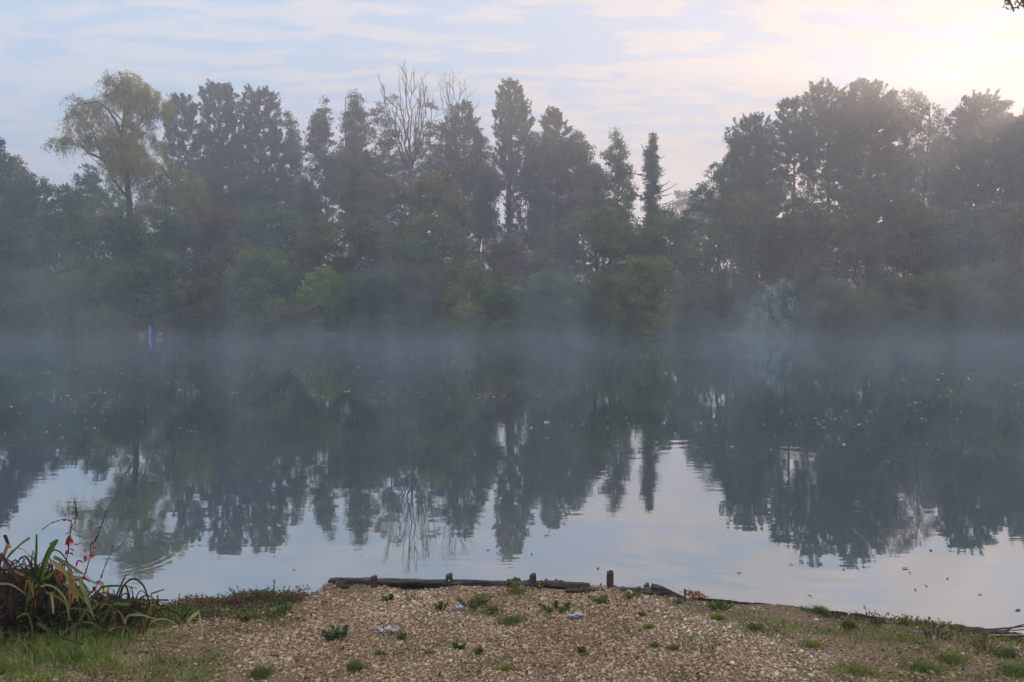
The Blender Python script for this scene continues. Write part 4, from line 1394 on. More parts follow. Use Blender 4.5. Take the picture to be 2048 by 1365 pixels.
# ------------------------------------------------------------------ weeds on the gravel: each its own plant
def weed(name, label, px, py, wpx, hpx, color, style, seed, cat='weed', group='weeds growing on the gravel'):
    rng = rg_(seed)
    color = tuple(q_c * 1.45 for q_c in color)
    wpx, hpx = wpx * 1.2, hpx * 1.15
    b = ground_pt(px, py)
    m_ = b[1] / F_PX
    W, H = wpx * m_ / 2, hpx * m_ * 1.0
    if style == 'grass':
        n = int(60 + wpx * 6)
        x = rng.normal(size=n) * W * .42
        y = rng.normal(size=n) * W * .35
        me = blade_mesh('blades', x, y, g_height(x + b[0], y + b[1]) - b[2], rng.uniform(.5, 1.25, n) * H, rng.uniform(.003, .006, n), rng, M_GRASS, .9)
        o = link(name, me, loc=b, color=color)
        return tag(o, label, cat, group)
    if style == 'rosette':
        n = 22
        Vs, Fs, q0 = [], [], 0
        for q in range(n):
            a = rng.uniform(0, 6.28)
            ln = rng.uniform(.7, 1.1) * max(W, H)
            el = rng.uniform(.35, 1.35)
            d = np.array((math.cos(a) * math.cos(el), math.sin(a) * math.cos(el), math.sin(el)))
            s = unit(np.cross(d, (0, 0, 1))) * ln * .085
            pts = [d * ln * t_ + np.array((0, 0, -.35 * ln * t_ * t_ * (1.2 - math.sin(el)))) for t_ in (0, .3, .6, .85, 1)]
            ww = (.5, 1, 1, .6, .02)
            for p, w_ in zip(pts, ww):
                Vs += [p - s * w_, p + s * w_]
            for t_ in range(4):
                Fs.append((q0 + 2 * t_, q0 + 2 * t_ + 1, q0 + 2 * t_ + 3, q0 + 2 * t_ + 2))
            q0 += 10
        o = link(name, mesh_np(name, Vs, Fs, M_WEED, np.repeat(rng.uniform(0, 1, n), 4)), loc=b, color=color)
        return tag(o, label, cat, group)
    # leafy or dry clump: stems and small leaves
    ns = max(5, int(wpx / 5))
    root = empty(name, b, label, cat, group)
    tb = Tubes()
    LP, LD = [], []
    for q in range(ns):
        a = rng.uniform(0, 6.28)
        r_ = math.sqrt(rng.uniform(0, 1)) * W
        p0 = np.array((math.cos(a) * r_ * .5, math.sin(a) * r_ * .4, -.004))
        p0[2] += float(g_height(b[0] + p0[0], b[1] + p0[1])) - b[2]
        p2 = np.array((math.cos(a) * r_ * 1.05, math.sin(a) * r_ * .8, H * rng.uniform(.45, 1.05)))
        P = bez(p0, (p0 + p2) / 2 + np.array((0, 0, H * .3)), p2, 7)
        if ns > 14:
            tb.add(P, np.linspace(.0022, .001, 7), 4)
        else:
            t1 = Tubes()
            t1.add(P, np.linspace(.0022, .001, 7), 4)
            link('stem', t1.mesh('stem', M_BARK), root)
        nl = 40 if style == 'leafy' else 22
        idx = rng.uniform(.1, 1, nl) * 6
        pp = np.stack([np.interp(idx, range(7), P[:, c]) for c in range(3)], 1)
        LP.append(pp)
        LD.append(rng.normal(size=(nl, 3)) + np.array((0, 0, .5 if style == 'leafy' else 0)))
    if ns > 14:
        link('stems', tb.mesh('stems', M_BARK), root)
    P = np.concatenate(LP)
    D_ = np.concatenate(LD)
    L = rng.uniform(.010, .026, len(P)) if style == 'leafy' else rng.uniform(.006, .016, len(P))
    V, Fc = leaf_quads(P, D_, L, L * .55, rng)
    link('leaves', mesh_np('leaves', V, Fc, M_WEED, rng.uniform(0, 1, len(Fc))), root, color=color)
    return root


GRN, YGR, DRY, DKG, PUR = (0.07, 0.13, 0.028), (0.13, 0.16, 0.035), (0.15, 0.088, 0.052), (0.06, 0.105, 0.035), (0.075, 0.05, 0.045)
WEEDS = [
    ('weed_clump', "largest spreading green weed clump, on the gravel before the gap between two round posts", 950, 1212, 62, 20, YGR, 'leafy'),
    ('weed_clump', "dark green leafy weed beside the small blue-white scrap under the second post", 880, 1220, 30, 14, GRN, 'leafy'),
    ('grass_tuft', "dense green tuft at the right tail of the largest weed clump", 984, 1226, 28, 12, GRN, 'grass'),
    ('grass_tuft', "low wide grass tuft below the largest weed clump", 1020, 1246, 60, 10, GRN, 'grass'),
    ('grass_tuft', "grass strip directly below the beam, left of the middle round post", 1030, 1186, 46, 8, YGR, 'grass'),
    ('weed_clump', "yellow-green weed sticking up over the beam left of the middle round post", 1024, 1172, 36, 9, YGR, 'leafy'),
    ('weed_clump', "pale seedy weed at the foot of the middle round post", 1078, 1178, 22, 12, YGR, 'leafy'),
    ('weed_clump', "elongated green weed patch just above the middle blue-white scrap", 1112, 1222, 58, 14, GRN, 'leafy'),
    ('weed_clump', "olive weed patch below the tallest post", 1204, 1208, 46, 12, YGR, 'leafy'),
    ('weed_clump', "yellow-flowered weed below the shorter rotten beam", 1266, 1196, 28, 9, YGR, 'leafy'),
    ('rosette_weed', "blue-green rosette close under the beam right of the middle round post", 1168, 1180, 18, 7, DKG, 'rosette'),
    ('rosette_weed', "green rosette below the orange debris by the thin peg", 1358, 1208, 24, 9, GRN, 'rosette'),
    ('weed_clump', "wide green weed row along the right-hand bank beyond the orange debris", 1440, 1218, 54, 12, GRN, 'leafy'),
    ('grass_tuft', "bright grass tuft below the wide green weed row on the right", 1434, 1240, 28, 13, YGR, 'grass'),
    ('grass_tuft', "dark green grass tuft right of the bright tuft, at mid right", 1508, 1260, 28, 12, GRN, 'grass'),
    ('grass_tuft', "small round grass tuft alone in the gravel below the tallest post's right side", 1298, 1258, 18, 10, YGR, 'grass'),
    ('grass_tuft', "small dark tuft right of the tiny tuft, under the rotten log", 1284, 1232, 14, 8, GRN, 'grass'),
    ('grass_tuft', "pale tuft low in the gravel, right of a dark tuft near the bottom middle", 1348, 1300, 22, 10, YGR, 'grass'),
    ('grass_tuft', "dark tuft left of the pale tuft near the bottom middle", 1308, 1294, 18, 9, DKG, 'grass'),
    ('weed_clump', "dark leafy weed right of bottom centre, level with the pale tuft", 1168, 1306, 22, 9, DKG, 'leafy'),
    ('weed_clump', "broad green and brown weed patch left of the longest blue-white scrap", 672, 1278, 66, 20, DKG, 'leafy'),
    ('weed_clump', "small green weed touching the right tip of the longest blue-white scrap", 804, 1278, 16, 9, GRN, 'leafy'),
    ('weed_clump', "dark wiry weed on the gravel below the lowest stubby post", 778, 1202, 24, 9, DKG, 'leafy'),
    ('dry_weed', "dry arching weed between the lowest stubby post and the second post", 830, 1200, 36, 12, DRY, 'dry'),
    ('grass_tuft', "vivid green tuft near the bottom left of the bare gravel", 710, 1338, 34, 13, GRN, 'grass'),
    ('grass_tuft', "faint green tuft up right of the vivid tuft near the bottom", 762, 1310, 22, 8, YGR, 'grass'),
    ('grass_tuft', "green tuft in the gravel at bottom centre", 1010, 1342, 28, 10, YGR, 'grass'),
    ('weed_clump', "flat green weed in the gravel at centre, above the bottom-centre tuft", 918, 1298, 34, 8, DKG, 'leafy'),
    ('weed_clump', "small dark weed right of the flat green weed", 952, 1308, 24, 10, DKG, 'leafy'),
    ('grass_tuft', "green tuft with thin blades between the two low weeds near the bottom", 860, 1308, 20, 8, YGR, 'grass'),
    ('rosette_weed', "spiky bright green rosette standing on the right bank edge", 1809, 1247, 38, 20, (0.12, 0.19, 0.035), 'rosette'),
    ('grass_tuft', "dense grass tuft on the bank edge left of the dark purple-brown weed", 1642, 1228, 34, 14, GRN, 'grass'),
    ('dry_weed', "dark purple-brown seeding weed on the right bank edge", 1746, 1250, 62, 26, PUR, 'dry'),
    ('grass_tuft', "upright grass tuft in front of the purple-brown weed", 1698, 1256, 26, 14, GRN, 'grass'),
    ('dry_weed', "wide dark dry weed right of the spiky green rosette", 1870, 1276, 60, 20, PUR, 'dry'),
    ('dry_weed', "rusty rounded clump of dead stalks near the right edge", 1972, 1302, 66, 26, (0.16, 0.07, 0.035), 'dry'),
    ('grass_tuft', "bushy grass tuft below the rusty rounded clump", 2015, 1312, 40, 14, GRN, 'grass'),
    ('grass_tuft', "grass tuft at the lower right, left of the rusty clump", 1905, 1322, 60, 12, YGR, 'grass'),
    ('grass_tuft', "large grass tuft in the bottom right corner", 2030, 1346, 60, 14, GRN, 'grass'),
    ('grass_tuft', "broad grass patch along the bottom right, left of the corner tuft", 1850, 1340, 60, 12, GRN, 'grass'),
    ('grass_tuft', "grass patch at the bottom, beneath the dense bank-edge tuft", 1715, 1342, 70, 12, YGR, 'grass'),
    ('grass_tuft', "yellowish grass tuft left of centre right, in the gravel under the dense bank-edge tuft", 1625, 1292, 40, 10, YGR, 'grass'),
    ('dry_weed', "tall dry brown sprig with feathery head on the left bank edge", 490, 1216, 62, 44, DRY, 'dry'),
    ('dry_weed', "thin dry sprig bent at its tip, right of the feathery sprig", 545, 1208, 26, 46, DRY, 'dry'),
    ('dry_weed', "crumpled brown weed on the bank edge left of the feathery sprig", 412, 1228, 56, 26, DRY, 'dry'),
    ('dry_weed', "brown curled weed by the splintered corner timber", 578, 1208, 44, 14, DRY, 'dry'),
    ('weed_clump', "bright nettle-like weed on the left bank between sedge and crumpled brown weed", 362, 1238, 48, 20, GRN, 'leafy'),
    ('weed_clump', "vivid small weed on the left bank right of the brown curled weeds", 566, 1226, 32, 12, GRN, 'leafy'),
    ('weed_clump', "low green weed at the foot of the feathery dry sprig", 486, 1240, 36, 14, YGR, 'leafy'),
    ('grass_tuft', "green tuft at the bottom left where gravel begins", 520, 1352, 40, 16, GRN, 'grass'),
]
for q, (nm, lab, px, py, wp, hp, c, st) in enumerate(WEEDS):
    weed(nm, lab, px, py, wp, hp, c, st, 700 + q, cat={'grass_tuft': 'grass tuft', 'rosette_weed': 'rosette plant', 'dry_weed': 'dry weed'}.get(nm, 'weed'),
         group={'grass_tuft': 'grass tufts in the gravel', 'dry_weed': 'dry weeds of the bank'}.get(nm, 'weeds growing on the gravel'))

# litter: thin scraps of blue-white plastic film
M_FILM = solid_mat('plastic_film', (0.33, 0.40, 0.50), .6)


def scrap(label, px, py, wpx, seed, nseg=7, name='plastic_scrap'):
    rng = rg_(seed)
    b = ground_pt(px, py)
    b[2] += .022
    W = wpx * b[1] / F_PX
    V, Fc = [], []
    for q in range(nseg + 1):
        t_ = q / nseg - .5
        wd = .017 * (.35 + .9 * abs(math.sin(q * 1.9 + seed))) * (1 if 0 < q < nseg else .4)
        for e in (-1, 0, 1):
            V.append((t_ * W + rng.normal() * .003, e * wd + math.sin(q * 1.3 + seed) * .012, abs(rng.normal()) * .010 + (.010 if e == 0 else 0)))
    for q in range(nseg):
        for e in range(2):
            a = q * 3 + e
            Fc.append((a, a + 1, a + 4, a + 3))
    o = link(name, mesh_np(name, V, Fc, M_FILM), loc=b)
    sm = o.modifiers.new('thickness', 'SOLIDIFY')
    sm.thickness = .0015
    return tag(o, label, 'litter', 'plastic scraps on the gravel')


scrap("longest torn blue-white plastic scrap, left on the gravel", 776, 1268, 46, 1, 10)
scrap("flat blue-white plastic scrap in the middle of the gravel, right of the grass", 1150, 1238, 34, 2, 7)
scrap("small blue-white plastic scrap beside the dark leafy weed", 918, 1223, 18, 3, 5)

# orange crumpled debris by the peg
rng = rg_(33)
b = on_z(1388, 1192, .25)
n = 160
P = np.stack([rng.normal(size=n) * .05, rng.normal(size=n) * .02, rng.uniform(0, .025, n)], 1)
P[:, 2] -= P[:, 0] * .25
V, Fc = leaf_quads(P, rng.normal(size=(n, 3)), rng.uniform(.015, .035, n), rng.uniform(.008, .02, n), rng)
o = link('orange_debris', mesh_np('orange_debris', V, Fc, M_WEED, rng.uniform(0, 1, n)), loc=b, color=(0.34, 0.15, 0.07))
tag(o, "small heap of orange shavings on the bank right of the thin peg", 'debris')

# fallen leaves on the gravel and the odd pale stone
def flat_leaf(label, px, py, size, color, seed, name='fallen_leaf', group='fallen leaves on the gravel', z=None, cat='leaf'):
    rng = rg_(seed)
    b = ground_pt(px, py) if z is None else on_z(px, py, z)
    b[2] += .014 if z is None else .003
    k = 10
    V = [(0, 0, .002)]
    for j in range(k):
        a = j * 2 * math.pi / k
        r = size * (.55 + .45 * abs(math.cos(a * .5 * 2))) * rng.uniform(.8, 1.1)
        V.append((math.cos(a) * r, math.sin(a) * r * .6, rng.uniform(0, .006)))
    Fc = [(0, 1 + j, 1 + (j + 1) % k) for j in range(k)]
    o = link(name, mesh_np(name, V, Fc, M_WEED, np.full(k, .5)), loc=b, color=color)
    o.rotation_euler = (0, 0, rng.uniform(0, 6.28))
    return tag(o, label, cat, group)


flat_leaf("yellow fallen leaf at the bottom, left of centre", 787, 1356, .030, (0.42, 0.24, 0.03), 1)
flat_leaf("orange fallen leaf at the bottom left of the bare gravel", 616, 1356, .026, (0.40, 0.17, 0.05), 2)
flat_leaf("small yellow leaf beside the yellow-flowered weed", 1283, 1193, .022, (0.45, 0.32, 0.03), 3)
flat_leaf("pale leaf lying on the beam at the foot of the second post", 898, 1163, .014, (0.45, 0.27, 0.12), 4, z=.292)

# ------------------------------------------------------------------ sedge clump with folded blades at the left
def ribbon(P, W, rng, twist=0.0, fold=.25):
    """grass-like blade along P with a keel"""
    P = np.asarray(P, float)
    T = unit(np.gradient(P, axis=0))
    side = unit(np.cross(T, np.array((math.sin(twist) * .5, -1, math.cos(twist) * .2))))
    nrm = np.cross(side, T)
    W = np.broadcast_to(W, len(P))[:, None]
    V = np.stack([P - side * W / 2, P - nrm * W * fold, P + side * W / 2], 1).reshape(-1, 3)
    Fc = []
    for q in range(len(P) - 1):
        a = q * 3
        Fc += [(a, a + 1, a + 4, a + 3), (a + 1, a + 2, a + 5, a + 4)]
    return V, np.array(Fc)


def zp(x, y):       # pixel of the enlarged view used for reading off the blades
    return x / 4.403, y / 4.403 + 980


SG, SD, ST, SB, SO = (0.080, 0.135, 0.024), (0.040, 0.066, 0.020), (0.27, 0.24, 0.115), (0.060, 0.036, 0.028), (0.34, 0.18, 0.045)
SY = (0.20, 0.22, 0.075)
SEDGE = [
    (SG, 5.5, 5, [(305, 720), (290, 560), (262, 422)]), (SG, 5.5, 4.5, [(262, 422), (190, 482), (80, 612)]), (SG, 5.4, 8, [(345, 770), (405, 560), (438, 490)]),
    (SG, 5.4, 8, [(438, 492), (505, 440)]), (SG, 5.38, 7, [(505, 440), (460, 560), (438, 700), (436, 810)]), (SD, 5.35, 7, [(315, 760), (332, 648)]), (SD, 5.2, 8, [(262, 715), (320, 860), (372, 1045)]),
    (ST, 5.3, 8, [(470, 590), (600, 660), (722, 742)]), (SO, 5.3, 7, [(462, 632), (560, 690), (640, 800), (692, 935)]), (SY, 5.25, 6, [(495, 680), (600, 725), (690, 830), (742, 935)]),
    (SY, 5.15, 8, [(706, 800), (780, 950), (852, 1100)]), (ST, 5.15, 7, [(560, 822), (640, 920), (716, 1052)]), (ST, 5.1, 4, [(360, 852), (440, 832), (540, 872), (620, 970), (640, 1060)]),
    (SG, 5.1, 4, [(400, 900), (540, 930), (640, 980), (690, 1080)]), (SD, 5.5, 5, [(1003, 985), (1040, 870), (1077, 770)]), (SB, 5.45, 4, [(1035, 980), (1070, 862), (1140, 806), (1212, 862), (1246, 980), (1250, 1080)]),
    (SD, 5.4, 4, [(830, 1012), (1050, 975), (1250, 932), (1332, 915)]), (SO, 5.4, 4, [(1332, 915), (1345, 1000), (1352, 1062)]), (SB, 5.4, 3, [(1332, 915), (1386, 928)]), (SO, 5.4, 3.5, [(1386, 928), (1366, 1060)]),
    (SD, 5.3, 6, [(980, 1030), (1100, 1052), (1250, 1112)]), (SY, 5.35, 6, [(1000, 1000), (1090, 1048)]), (SO, 5.35, 5, [(1108, 1055), (1150, 978)]), (SB, 5.35, 5, [(1150, 978), (1250, 1085)]),
    (SG, 5.0, 7, [(330, 1172), (420, 1250), (520, 1362)]), (SD, 5.0, 4, [(450, 1182), (600, 1190), (752, 1242)]), (SD, 4.95, 5, [(440, 1250), (560, 1292), (760, 1340)]), (ST, 5.1, 4, [(0, 826), (80, 852), (182, 950)]),
    (SO, 5.3, 5, [(20, 672), (150, 760), (300, 862)]), (SB, 5.4, 7, [(42, 400), (50, 535)]), (SO, 5.35, 7, [(20, 620), (80, 480), (105, 500)]), (SB, 5.3, 7, [(0, 560), (100, 660), (205, 790)]), (SG, 5.3, 5, [(360, 800), (430, 760), (500, 680)]),
    (SD, 5.3, 5, [(860, 1000), (1000, 985), (1140, 1010), (1420, 1025)]), (SB, 5.3, 5, [(210, 760), (300, 770), (350, 860), (380, 960)]), (ST, 5.2, 5, [(450, 900), (500, 990), (540, 1040)]), (SO, 5.2, 5, [(600, 700), (680, 780), (692, 960)]),
    (SG, 5.0, 4, [(140, 1130), (250, 1080), (310, 1180), (320, 1290)]), (SD, 5.1, 5, [(900, 1200), (905, 1080), (925, 1000)]), (SG, 5.1, 6, [(690, 1180), (720, 1100), (742, 1040)]),
]
rootp = ground_pt(90, 1262)
sroot = empty('sedge_clump', rootp, "large sedge clump with folded green, tan and orange blades at the left bank", 'sedge clump')
rng = rg_(55)
for c, Y, wpx, pts in SEDGE:
    P = np.array([at(*zp(x, y), Y) for x, y in pts])
    n = 4 * (len(P) - 1) + 1 if len(P) > 2 else 5
    t_ = np.linspace(0, len(P) - 1, n)
    # smooth curve through the points
    if len(P) > 2:
        d_ = np.gradient(P, axis=0)
        i_ = np.minimum(t_.astype(int), len(P) - 2)
        f_ = (t_ - i_)[:, None]
        h00, h10, h01, h11 = 2 * f_ ** 3 - 3 * f_ ** 2 + 1, f_ ** 3 - 2 * f_ ** 2 + f_, -2 * f_ ** 3 + 3 * f_ ** 2, f_ ** 3 - f_ ** 2
        P = h00 * P[i_] + h10 * d_[i_] + h01 * P[i_ + 1] + h11 * d_[i_ + 1]
    else:
        P = np.stack([np.interp(t_, range(2), P[:, q]) for q in range(3)], 1)
    P[:, 1] += np.linspace(0, rng.uniform(-.12, .12), len(P))
    W = wpx * Y / F_PX * (1 - .35 * np.linspace(0, 1, len(P)) ** 2)
    V, Fc = ribbon(P, W, rng, rng.uniform(-1, 1))
    o = link('blade', mesh_np('blade', V - rootp, Fc, M_WEED, np.full(len(Fc), rng.uniform(.3, .8)), smooth=True), sroot, color=c)
for q in range(62):
    c = [SG, ST, SO, ST, SY, SG, SB, ST][rng.integers(8)]
    cx = abs(rng.normal()) * 120
    b = ground_pt(cx, 1250 + rng.normal() * 12)
    hg = rng.uniform(.22, .42) * (1 if cx < 150 else .6)
    a = rng.uniform(-1, 1)
    m1 = b + np.array((a * .14, rng.normal() * .08, hg))
    m2 = m1 + np.array((a * rng.uniform(.08, .3), rng.normal() * .1, -hg * rng.uniform(.1, .9)))
    P = np.concatenate([bez(b, (b + m1) / 2 + np.array((-a * .04, 0, .03)), m1, 6), bez(m1, (m1 + m2) / 2 + np.array((0, 0, .03)), m2, 5)[1:]])
    W = rng.uniform(.012, .024) * np.concatenate([np.ones(6), np.linspace(.95, .3, 4)])
    V, Fc = ribbon(P, W, rng, rng.uniform(-2, 2))
    link('blade', mesh_np('blade', V - rootp, Fc, M_WEED, np.full(len(Fc), rng.uniform(.2, .78))), sroot, color=tuple(v_ * 1.15 for v_ in c))
# the many thin old blades of the clump, past counting
for (c, n, seed, spread_, hh, name) in ((SB, 420, 61, .32, .52, 'withered_blades'), (ST, 110, 62, .36, .42, 'tan_blades'), (SG, 120, 63, .36, .44, 'green_blades'), (SD, 120, 64, .4, .3, 'dark_blades')):
    rng = rg_(seed)
    Vs, Fs, q0, rr = [], [], 0, []
    for q in range(n):
        cx = rng.choice([0, 40, 90, 150, 210, 260], p=[.26, .24, .2, .14, .09, .07])
        b = ground_pt(cx + rng.normal() * 14, 1252 + rng.normal() * 10) - np.array((0, 0, .02))
        a = rng.uniform(0, 6.28)
        hgt = hh * rng.uniform(.5, 1.1) * (1 if cx < 130 else .55)
        rd = spread_ * rng.uniform(.3, 1.1)
        e = b + np.array((math.cos(a) * rd, math.sin(a) * rd * .6, hgt * rng.uniform(-.1, .7)))
        P = bez(b, b + np.array((math.cos(a) * rd * .35, math.sin(a) * rd * .3, hgt * 1.5)), e, 9)
        V, Fc = ribbon(P, rng.uniform(.008, .024) * np.linspace(1, .25, 9), rng, rng.uniform(-2, 2))
        Vs.append(V)
        Fs.append(Fc + q0)
        q0 += len(V)
        rr += [rng.uniform(0, .9)] * len(Fc)
    o = link(name, mesh_np(name, np.concatenate(Vs) - rootp, np.concatenate(Fs), M_WEED, rr), sroot, color=c)
    o['kind'] = 'stuff'

# ------------------------------------------------------------------ red stemmed plants
M_RED = foliage_mat('red_leaves', var=.4, transl=.35, scale=12)


def red_plant(label, stem, spike, leaves, Y, seed, spike_c=(0.10, 0.03, 0.025), leaf_c=(0.40, 0.04, 0.03)):
    rng = rg_(seed)
    P = np.array([at(*zp(x, y), Y) for x, y in stem])
    b = P[0].copy()
    root = empty('red_weed', b, label, 'red weed', 'red-leaved weeds behind the sedge')
    t_ = np.linspace(0, len(P) - 1, 20)
    P2 = np.stack([np.interp(t_, range(len(P)), P[:, q]) for q in range(3)], 1)
    tb = Tubes()
    tb.add(P2 - b, np.linspace(.004, .0022, 20), 5)
    link('stem', tb.mesh('stem', M_RED), root, color=(0.22, 0.035, 0.03))
    Q = np.array([at(*zp(x, y), Y) for x, y in spike])
    t_ = np.linspace(0, len(Q) - 1, 16)
    Q2 = np.stack([np.interp(t_, range(len(Q)), Q[:, q]) for q in range(3)], 1)
    tb = Tubes()
    tb.add(Q2 - b, .0018, 4)
    for q in range(34):
        i_ = rng.uniform(0, 15)
        c = np.array([np.interp(i_, range(16), Q2[:, q_]) for q_ in range(3)]) + rng.normal(size=3) * .0022
        r = .0052 * (1 - .5 * i_ / 15)
        tb.add([c - b - (0, 0, r), c - b + rng.normal(size=3) * .001, c - b + (0, 0, r)], [r * .35, r, r * .3], 5)
    link('seed_spike', tb.mesh('seed_spike', M_RED), root, color=spike_c)
    for (x, y, dx, dy, c) in leaves:
        p = at(*zp(x, y), Y + rng.uniform(-.03, .03))
        e = at(*zp(x + dx, y + dy), Y + rng.uniform(-.06, .06))
        L = np.linalg.norm(e - p)
        mid = (p + e) / 2 + np.array((0, 0, L * .15))
        P3 = bez(p, mid, e, 7)
        V, Fc = ribbon(P3, L * .22 * np.array((.1, .6, .95, 1, .8, .45, .05)), rng, rng.uniform(-1, 1), .1)
        link('leaf', mesh_np('leaf', V - b, Fc, M_RED, np.full(len(Fc), .5), smooth=True), root, color=c or leaf_c)
    return root


RD, RO, RB = (0.42, 0.035, 0.025), (0.42, 0.10, 0.035), (0.15, 0.05, 0.035)
red_plant("tallest red-leaved weed with upright seed spike behind the sedge", [(540, 830), (575, 650), (603, 540), (600, 470), (615, 400), (628, 330), (655, 290), (676, 230), (670, 170)], [(676, 230), (668, 165), (656, 72)],
          [(605, 400, -10, 95, RD), (620, 400, 5, 105, RD), (598, 420, -22, 60, RD), (612, 345, 60, -8, RO), (632, 350, 55, 20, RO), (650, 480, 35, 12, RD), (660, 468, 25, 30, RD), (600, 540, -30, 40, RD), (604, 560, 40, 15, RB),
           (640, 300, -30, 45, RO), (600, 470, -25, 20, RD), (606, 520, 45, 20, RB), (550, 700, -25, 90, RD), (548, 705, -40, 20, RD), (545, 720, -70, 5, RD), (520, 745, -10, 50, RD)], 5.45, 1)
red_plant("red-leaved weed whose dark seed spike arches over to the left", [(600, 560), (612, 420), (622, 330), (630, 272)], [(630, 272), (540, 262), (450, 292), (370, 352)],
          [(618, 420, 25, 60, RD), (590, 450, -20, 35, RD), (615, 370, -45, 30, RO)], 5.5, 2, spike_c=(0.05, 0.03, 0.03))
red_plant("red-leaved weed with long spike leaning right, in front of the willow's reflection", [(720, 800), (762, 700), (795, 590), (798, 480), (840, 440)], [(836, 455), (880, 360), (920, 240), (962, 115)],
          [(800, 470, 35, 5, RD), (740, 575, 10, 75, RD), (760, 575, -12, 70, RO), (775, 580, 68, 0, RD), (800, 520, 55, -6, RD), (690, 625, -25, 62, RD), (755, 690, 5, 60, RD), (760, 700, 25, 20, RB), (735, 550, 30, -30, RD),
           (720, 760, 75, 60, RD), (680, 620, 60, 30, RB), (790, 600, 40, -10, RD)], 5.42, 3)
red_plant("shortest red weed with curved brown spike, nearest the arching brown blade", [(812, 905), (860, 830), (888, 775)], [(888, 775), (935, 650), (980, 560), (988, 492)],
          [(850, 870, -38, 25, RD), (865, 810, 48, 22, RB), (870, 815, -25, 20, RB), (835, 900, 40, 60, RB), (845, 905, -25, 50, RB), (880, 850, 8, 45, (0.2, .16, .04)), (830, 850, -12, 40, RD)], 5.4, 4)

# ------------------------------------------------------------------ floating leaves
rng = rg_(77)
n = 1000
py = 700 + 240 * rng.beta(1.4, 2.6, n)
px = rng.uniform(-60, 2110, n)
k = (lumps(np.stack([px * .012, py * .06, py * 0], 1), 1.0, 3) > -.2) & (lumps(np.stack([px * .004, py * .25, py * 0], 1), 1.0, 8) > -.05)
px, py = px[k], py[k]
Vs, Fs, q0 = [], [], 0
for x, y in zip(px, py):
    c = on_z(x, y, .006)
    m_ = c[1] / F_PX
    nl = rng.integers(1, 4)
    for _ in range(nl):
        L = rng.uniform(.6, 2.4) * m_ * (1.7 if rng.uniform() < .15 else .9)
        wv = rng.uniform(.3, .7) * L
        o_ = c + np.array((rng.normal() * L * 1.4, rng.normal() * L, 0))
        a = rng.normal() * .4
        V = []
        for j in range(6):
            an = j * math.pi / 3
            V.append(o_ + np.array((math.cos(an) * L, math.sin(an) * wv, rng.uniform(0, .012))))
        Vs += V
        Fs.append([q0 + j for j in range(6)])
        q0 += 6
Fs = np.array(Fs)
M_FLOAT = foliage_mat('floating_leaves', color=(0.58, 0.56, 0.50), var=.5, transl=.1, scale=2)
tag(link('floating_leaves', mesh_np('floating_leaves', np.array(Vs), Fs, M_FLOAT, rng.uniform(0, 1, len(Fs)))), "tiny pale leaves and scum specks drifting over the far half of the lake", 'floating leaves', kind='stuff')
NEARL = [(1810, 1138, 1.3), (1715, 1138, .7), (1820, 1147, .6), (1895, 1158, .6), (1852, 1172, .6), (1831, 1181, .6), (1960, 1190, .7), (2036, 1222, 1.1), (1582, 1130, .7), (1687, 1140, .8), (1862, 1102, 1.2), (1620, 1193, .7),
         (1196, 1138, .7), (1063, 1109, .6), (976, 1101, .7), (1478, 1147, .7), (34, 1014, .6), (310, 1120, .5), (588, 1140, .5)]
LEAF_LABELS = ["largest dark leaf afloat below the drooping birch's reflection", "small dark leaf afloat left of the largest one on the right", "tiny dark leaf just below the largest one on the right",
               "dark leaf afloat right of the largest one, nearer the right edge", "dark leaf afloat straight above the spiky green rosette, the farther of two", "dark leaf afloat above the spiky green rosette, the nearer of two",
               "dark leaf afloat toward the right edge, well above the black board", "curled dark leaf afloat nearest the right edge of the view", "dark leaf afloat below the spiky-topped pine's reflection",
               "dark leaf afloat at the tip of the broadest pine's reflection", "long dark leaf afloat at the tip of the drooping birch's reflection", "dark leaf afloat just above the dense grass tuft on the bank edge",
               "dark leaf afloat above and left of the tallest post", "dark leaf afloat right of the tall pointed pine's reflection", "dark leaf afloat left of the tall pointed pine's reflection",
               "dark leaf afloat far above the orange shavings", "dark speck of a leaf afloat near the left edge, above the sedge", "dark speck of a leaf afloat beside the willow's reflection", "dark speck of a leaf afloat left of the platform corner"]
for q, (x, y, s) in enumerate(NEARL):
    flat_leaf(LEAF_LABELS[q], x, y, .020 * s + .008, (0.07, 0.045, 0.035), 800 + q, name='floating_leaf', group='dark leaves floating on the near water', z=0.0, cat='floating leaf')

# ------------------------------------------------------------------ overhanging branch, top right
rng = rg_(88)
Y = 7.0
tb = Tubes()
tw = Tubes()


def q_(x, y, Y=7.0):
    return at(1900 + x / 13.65, y / 13.65, Y)


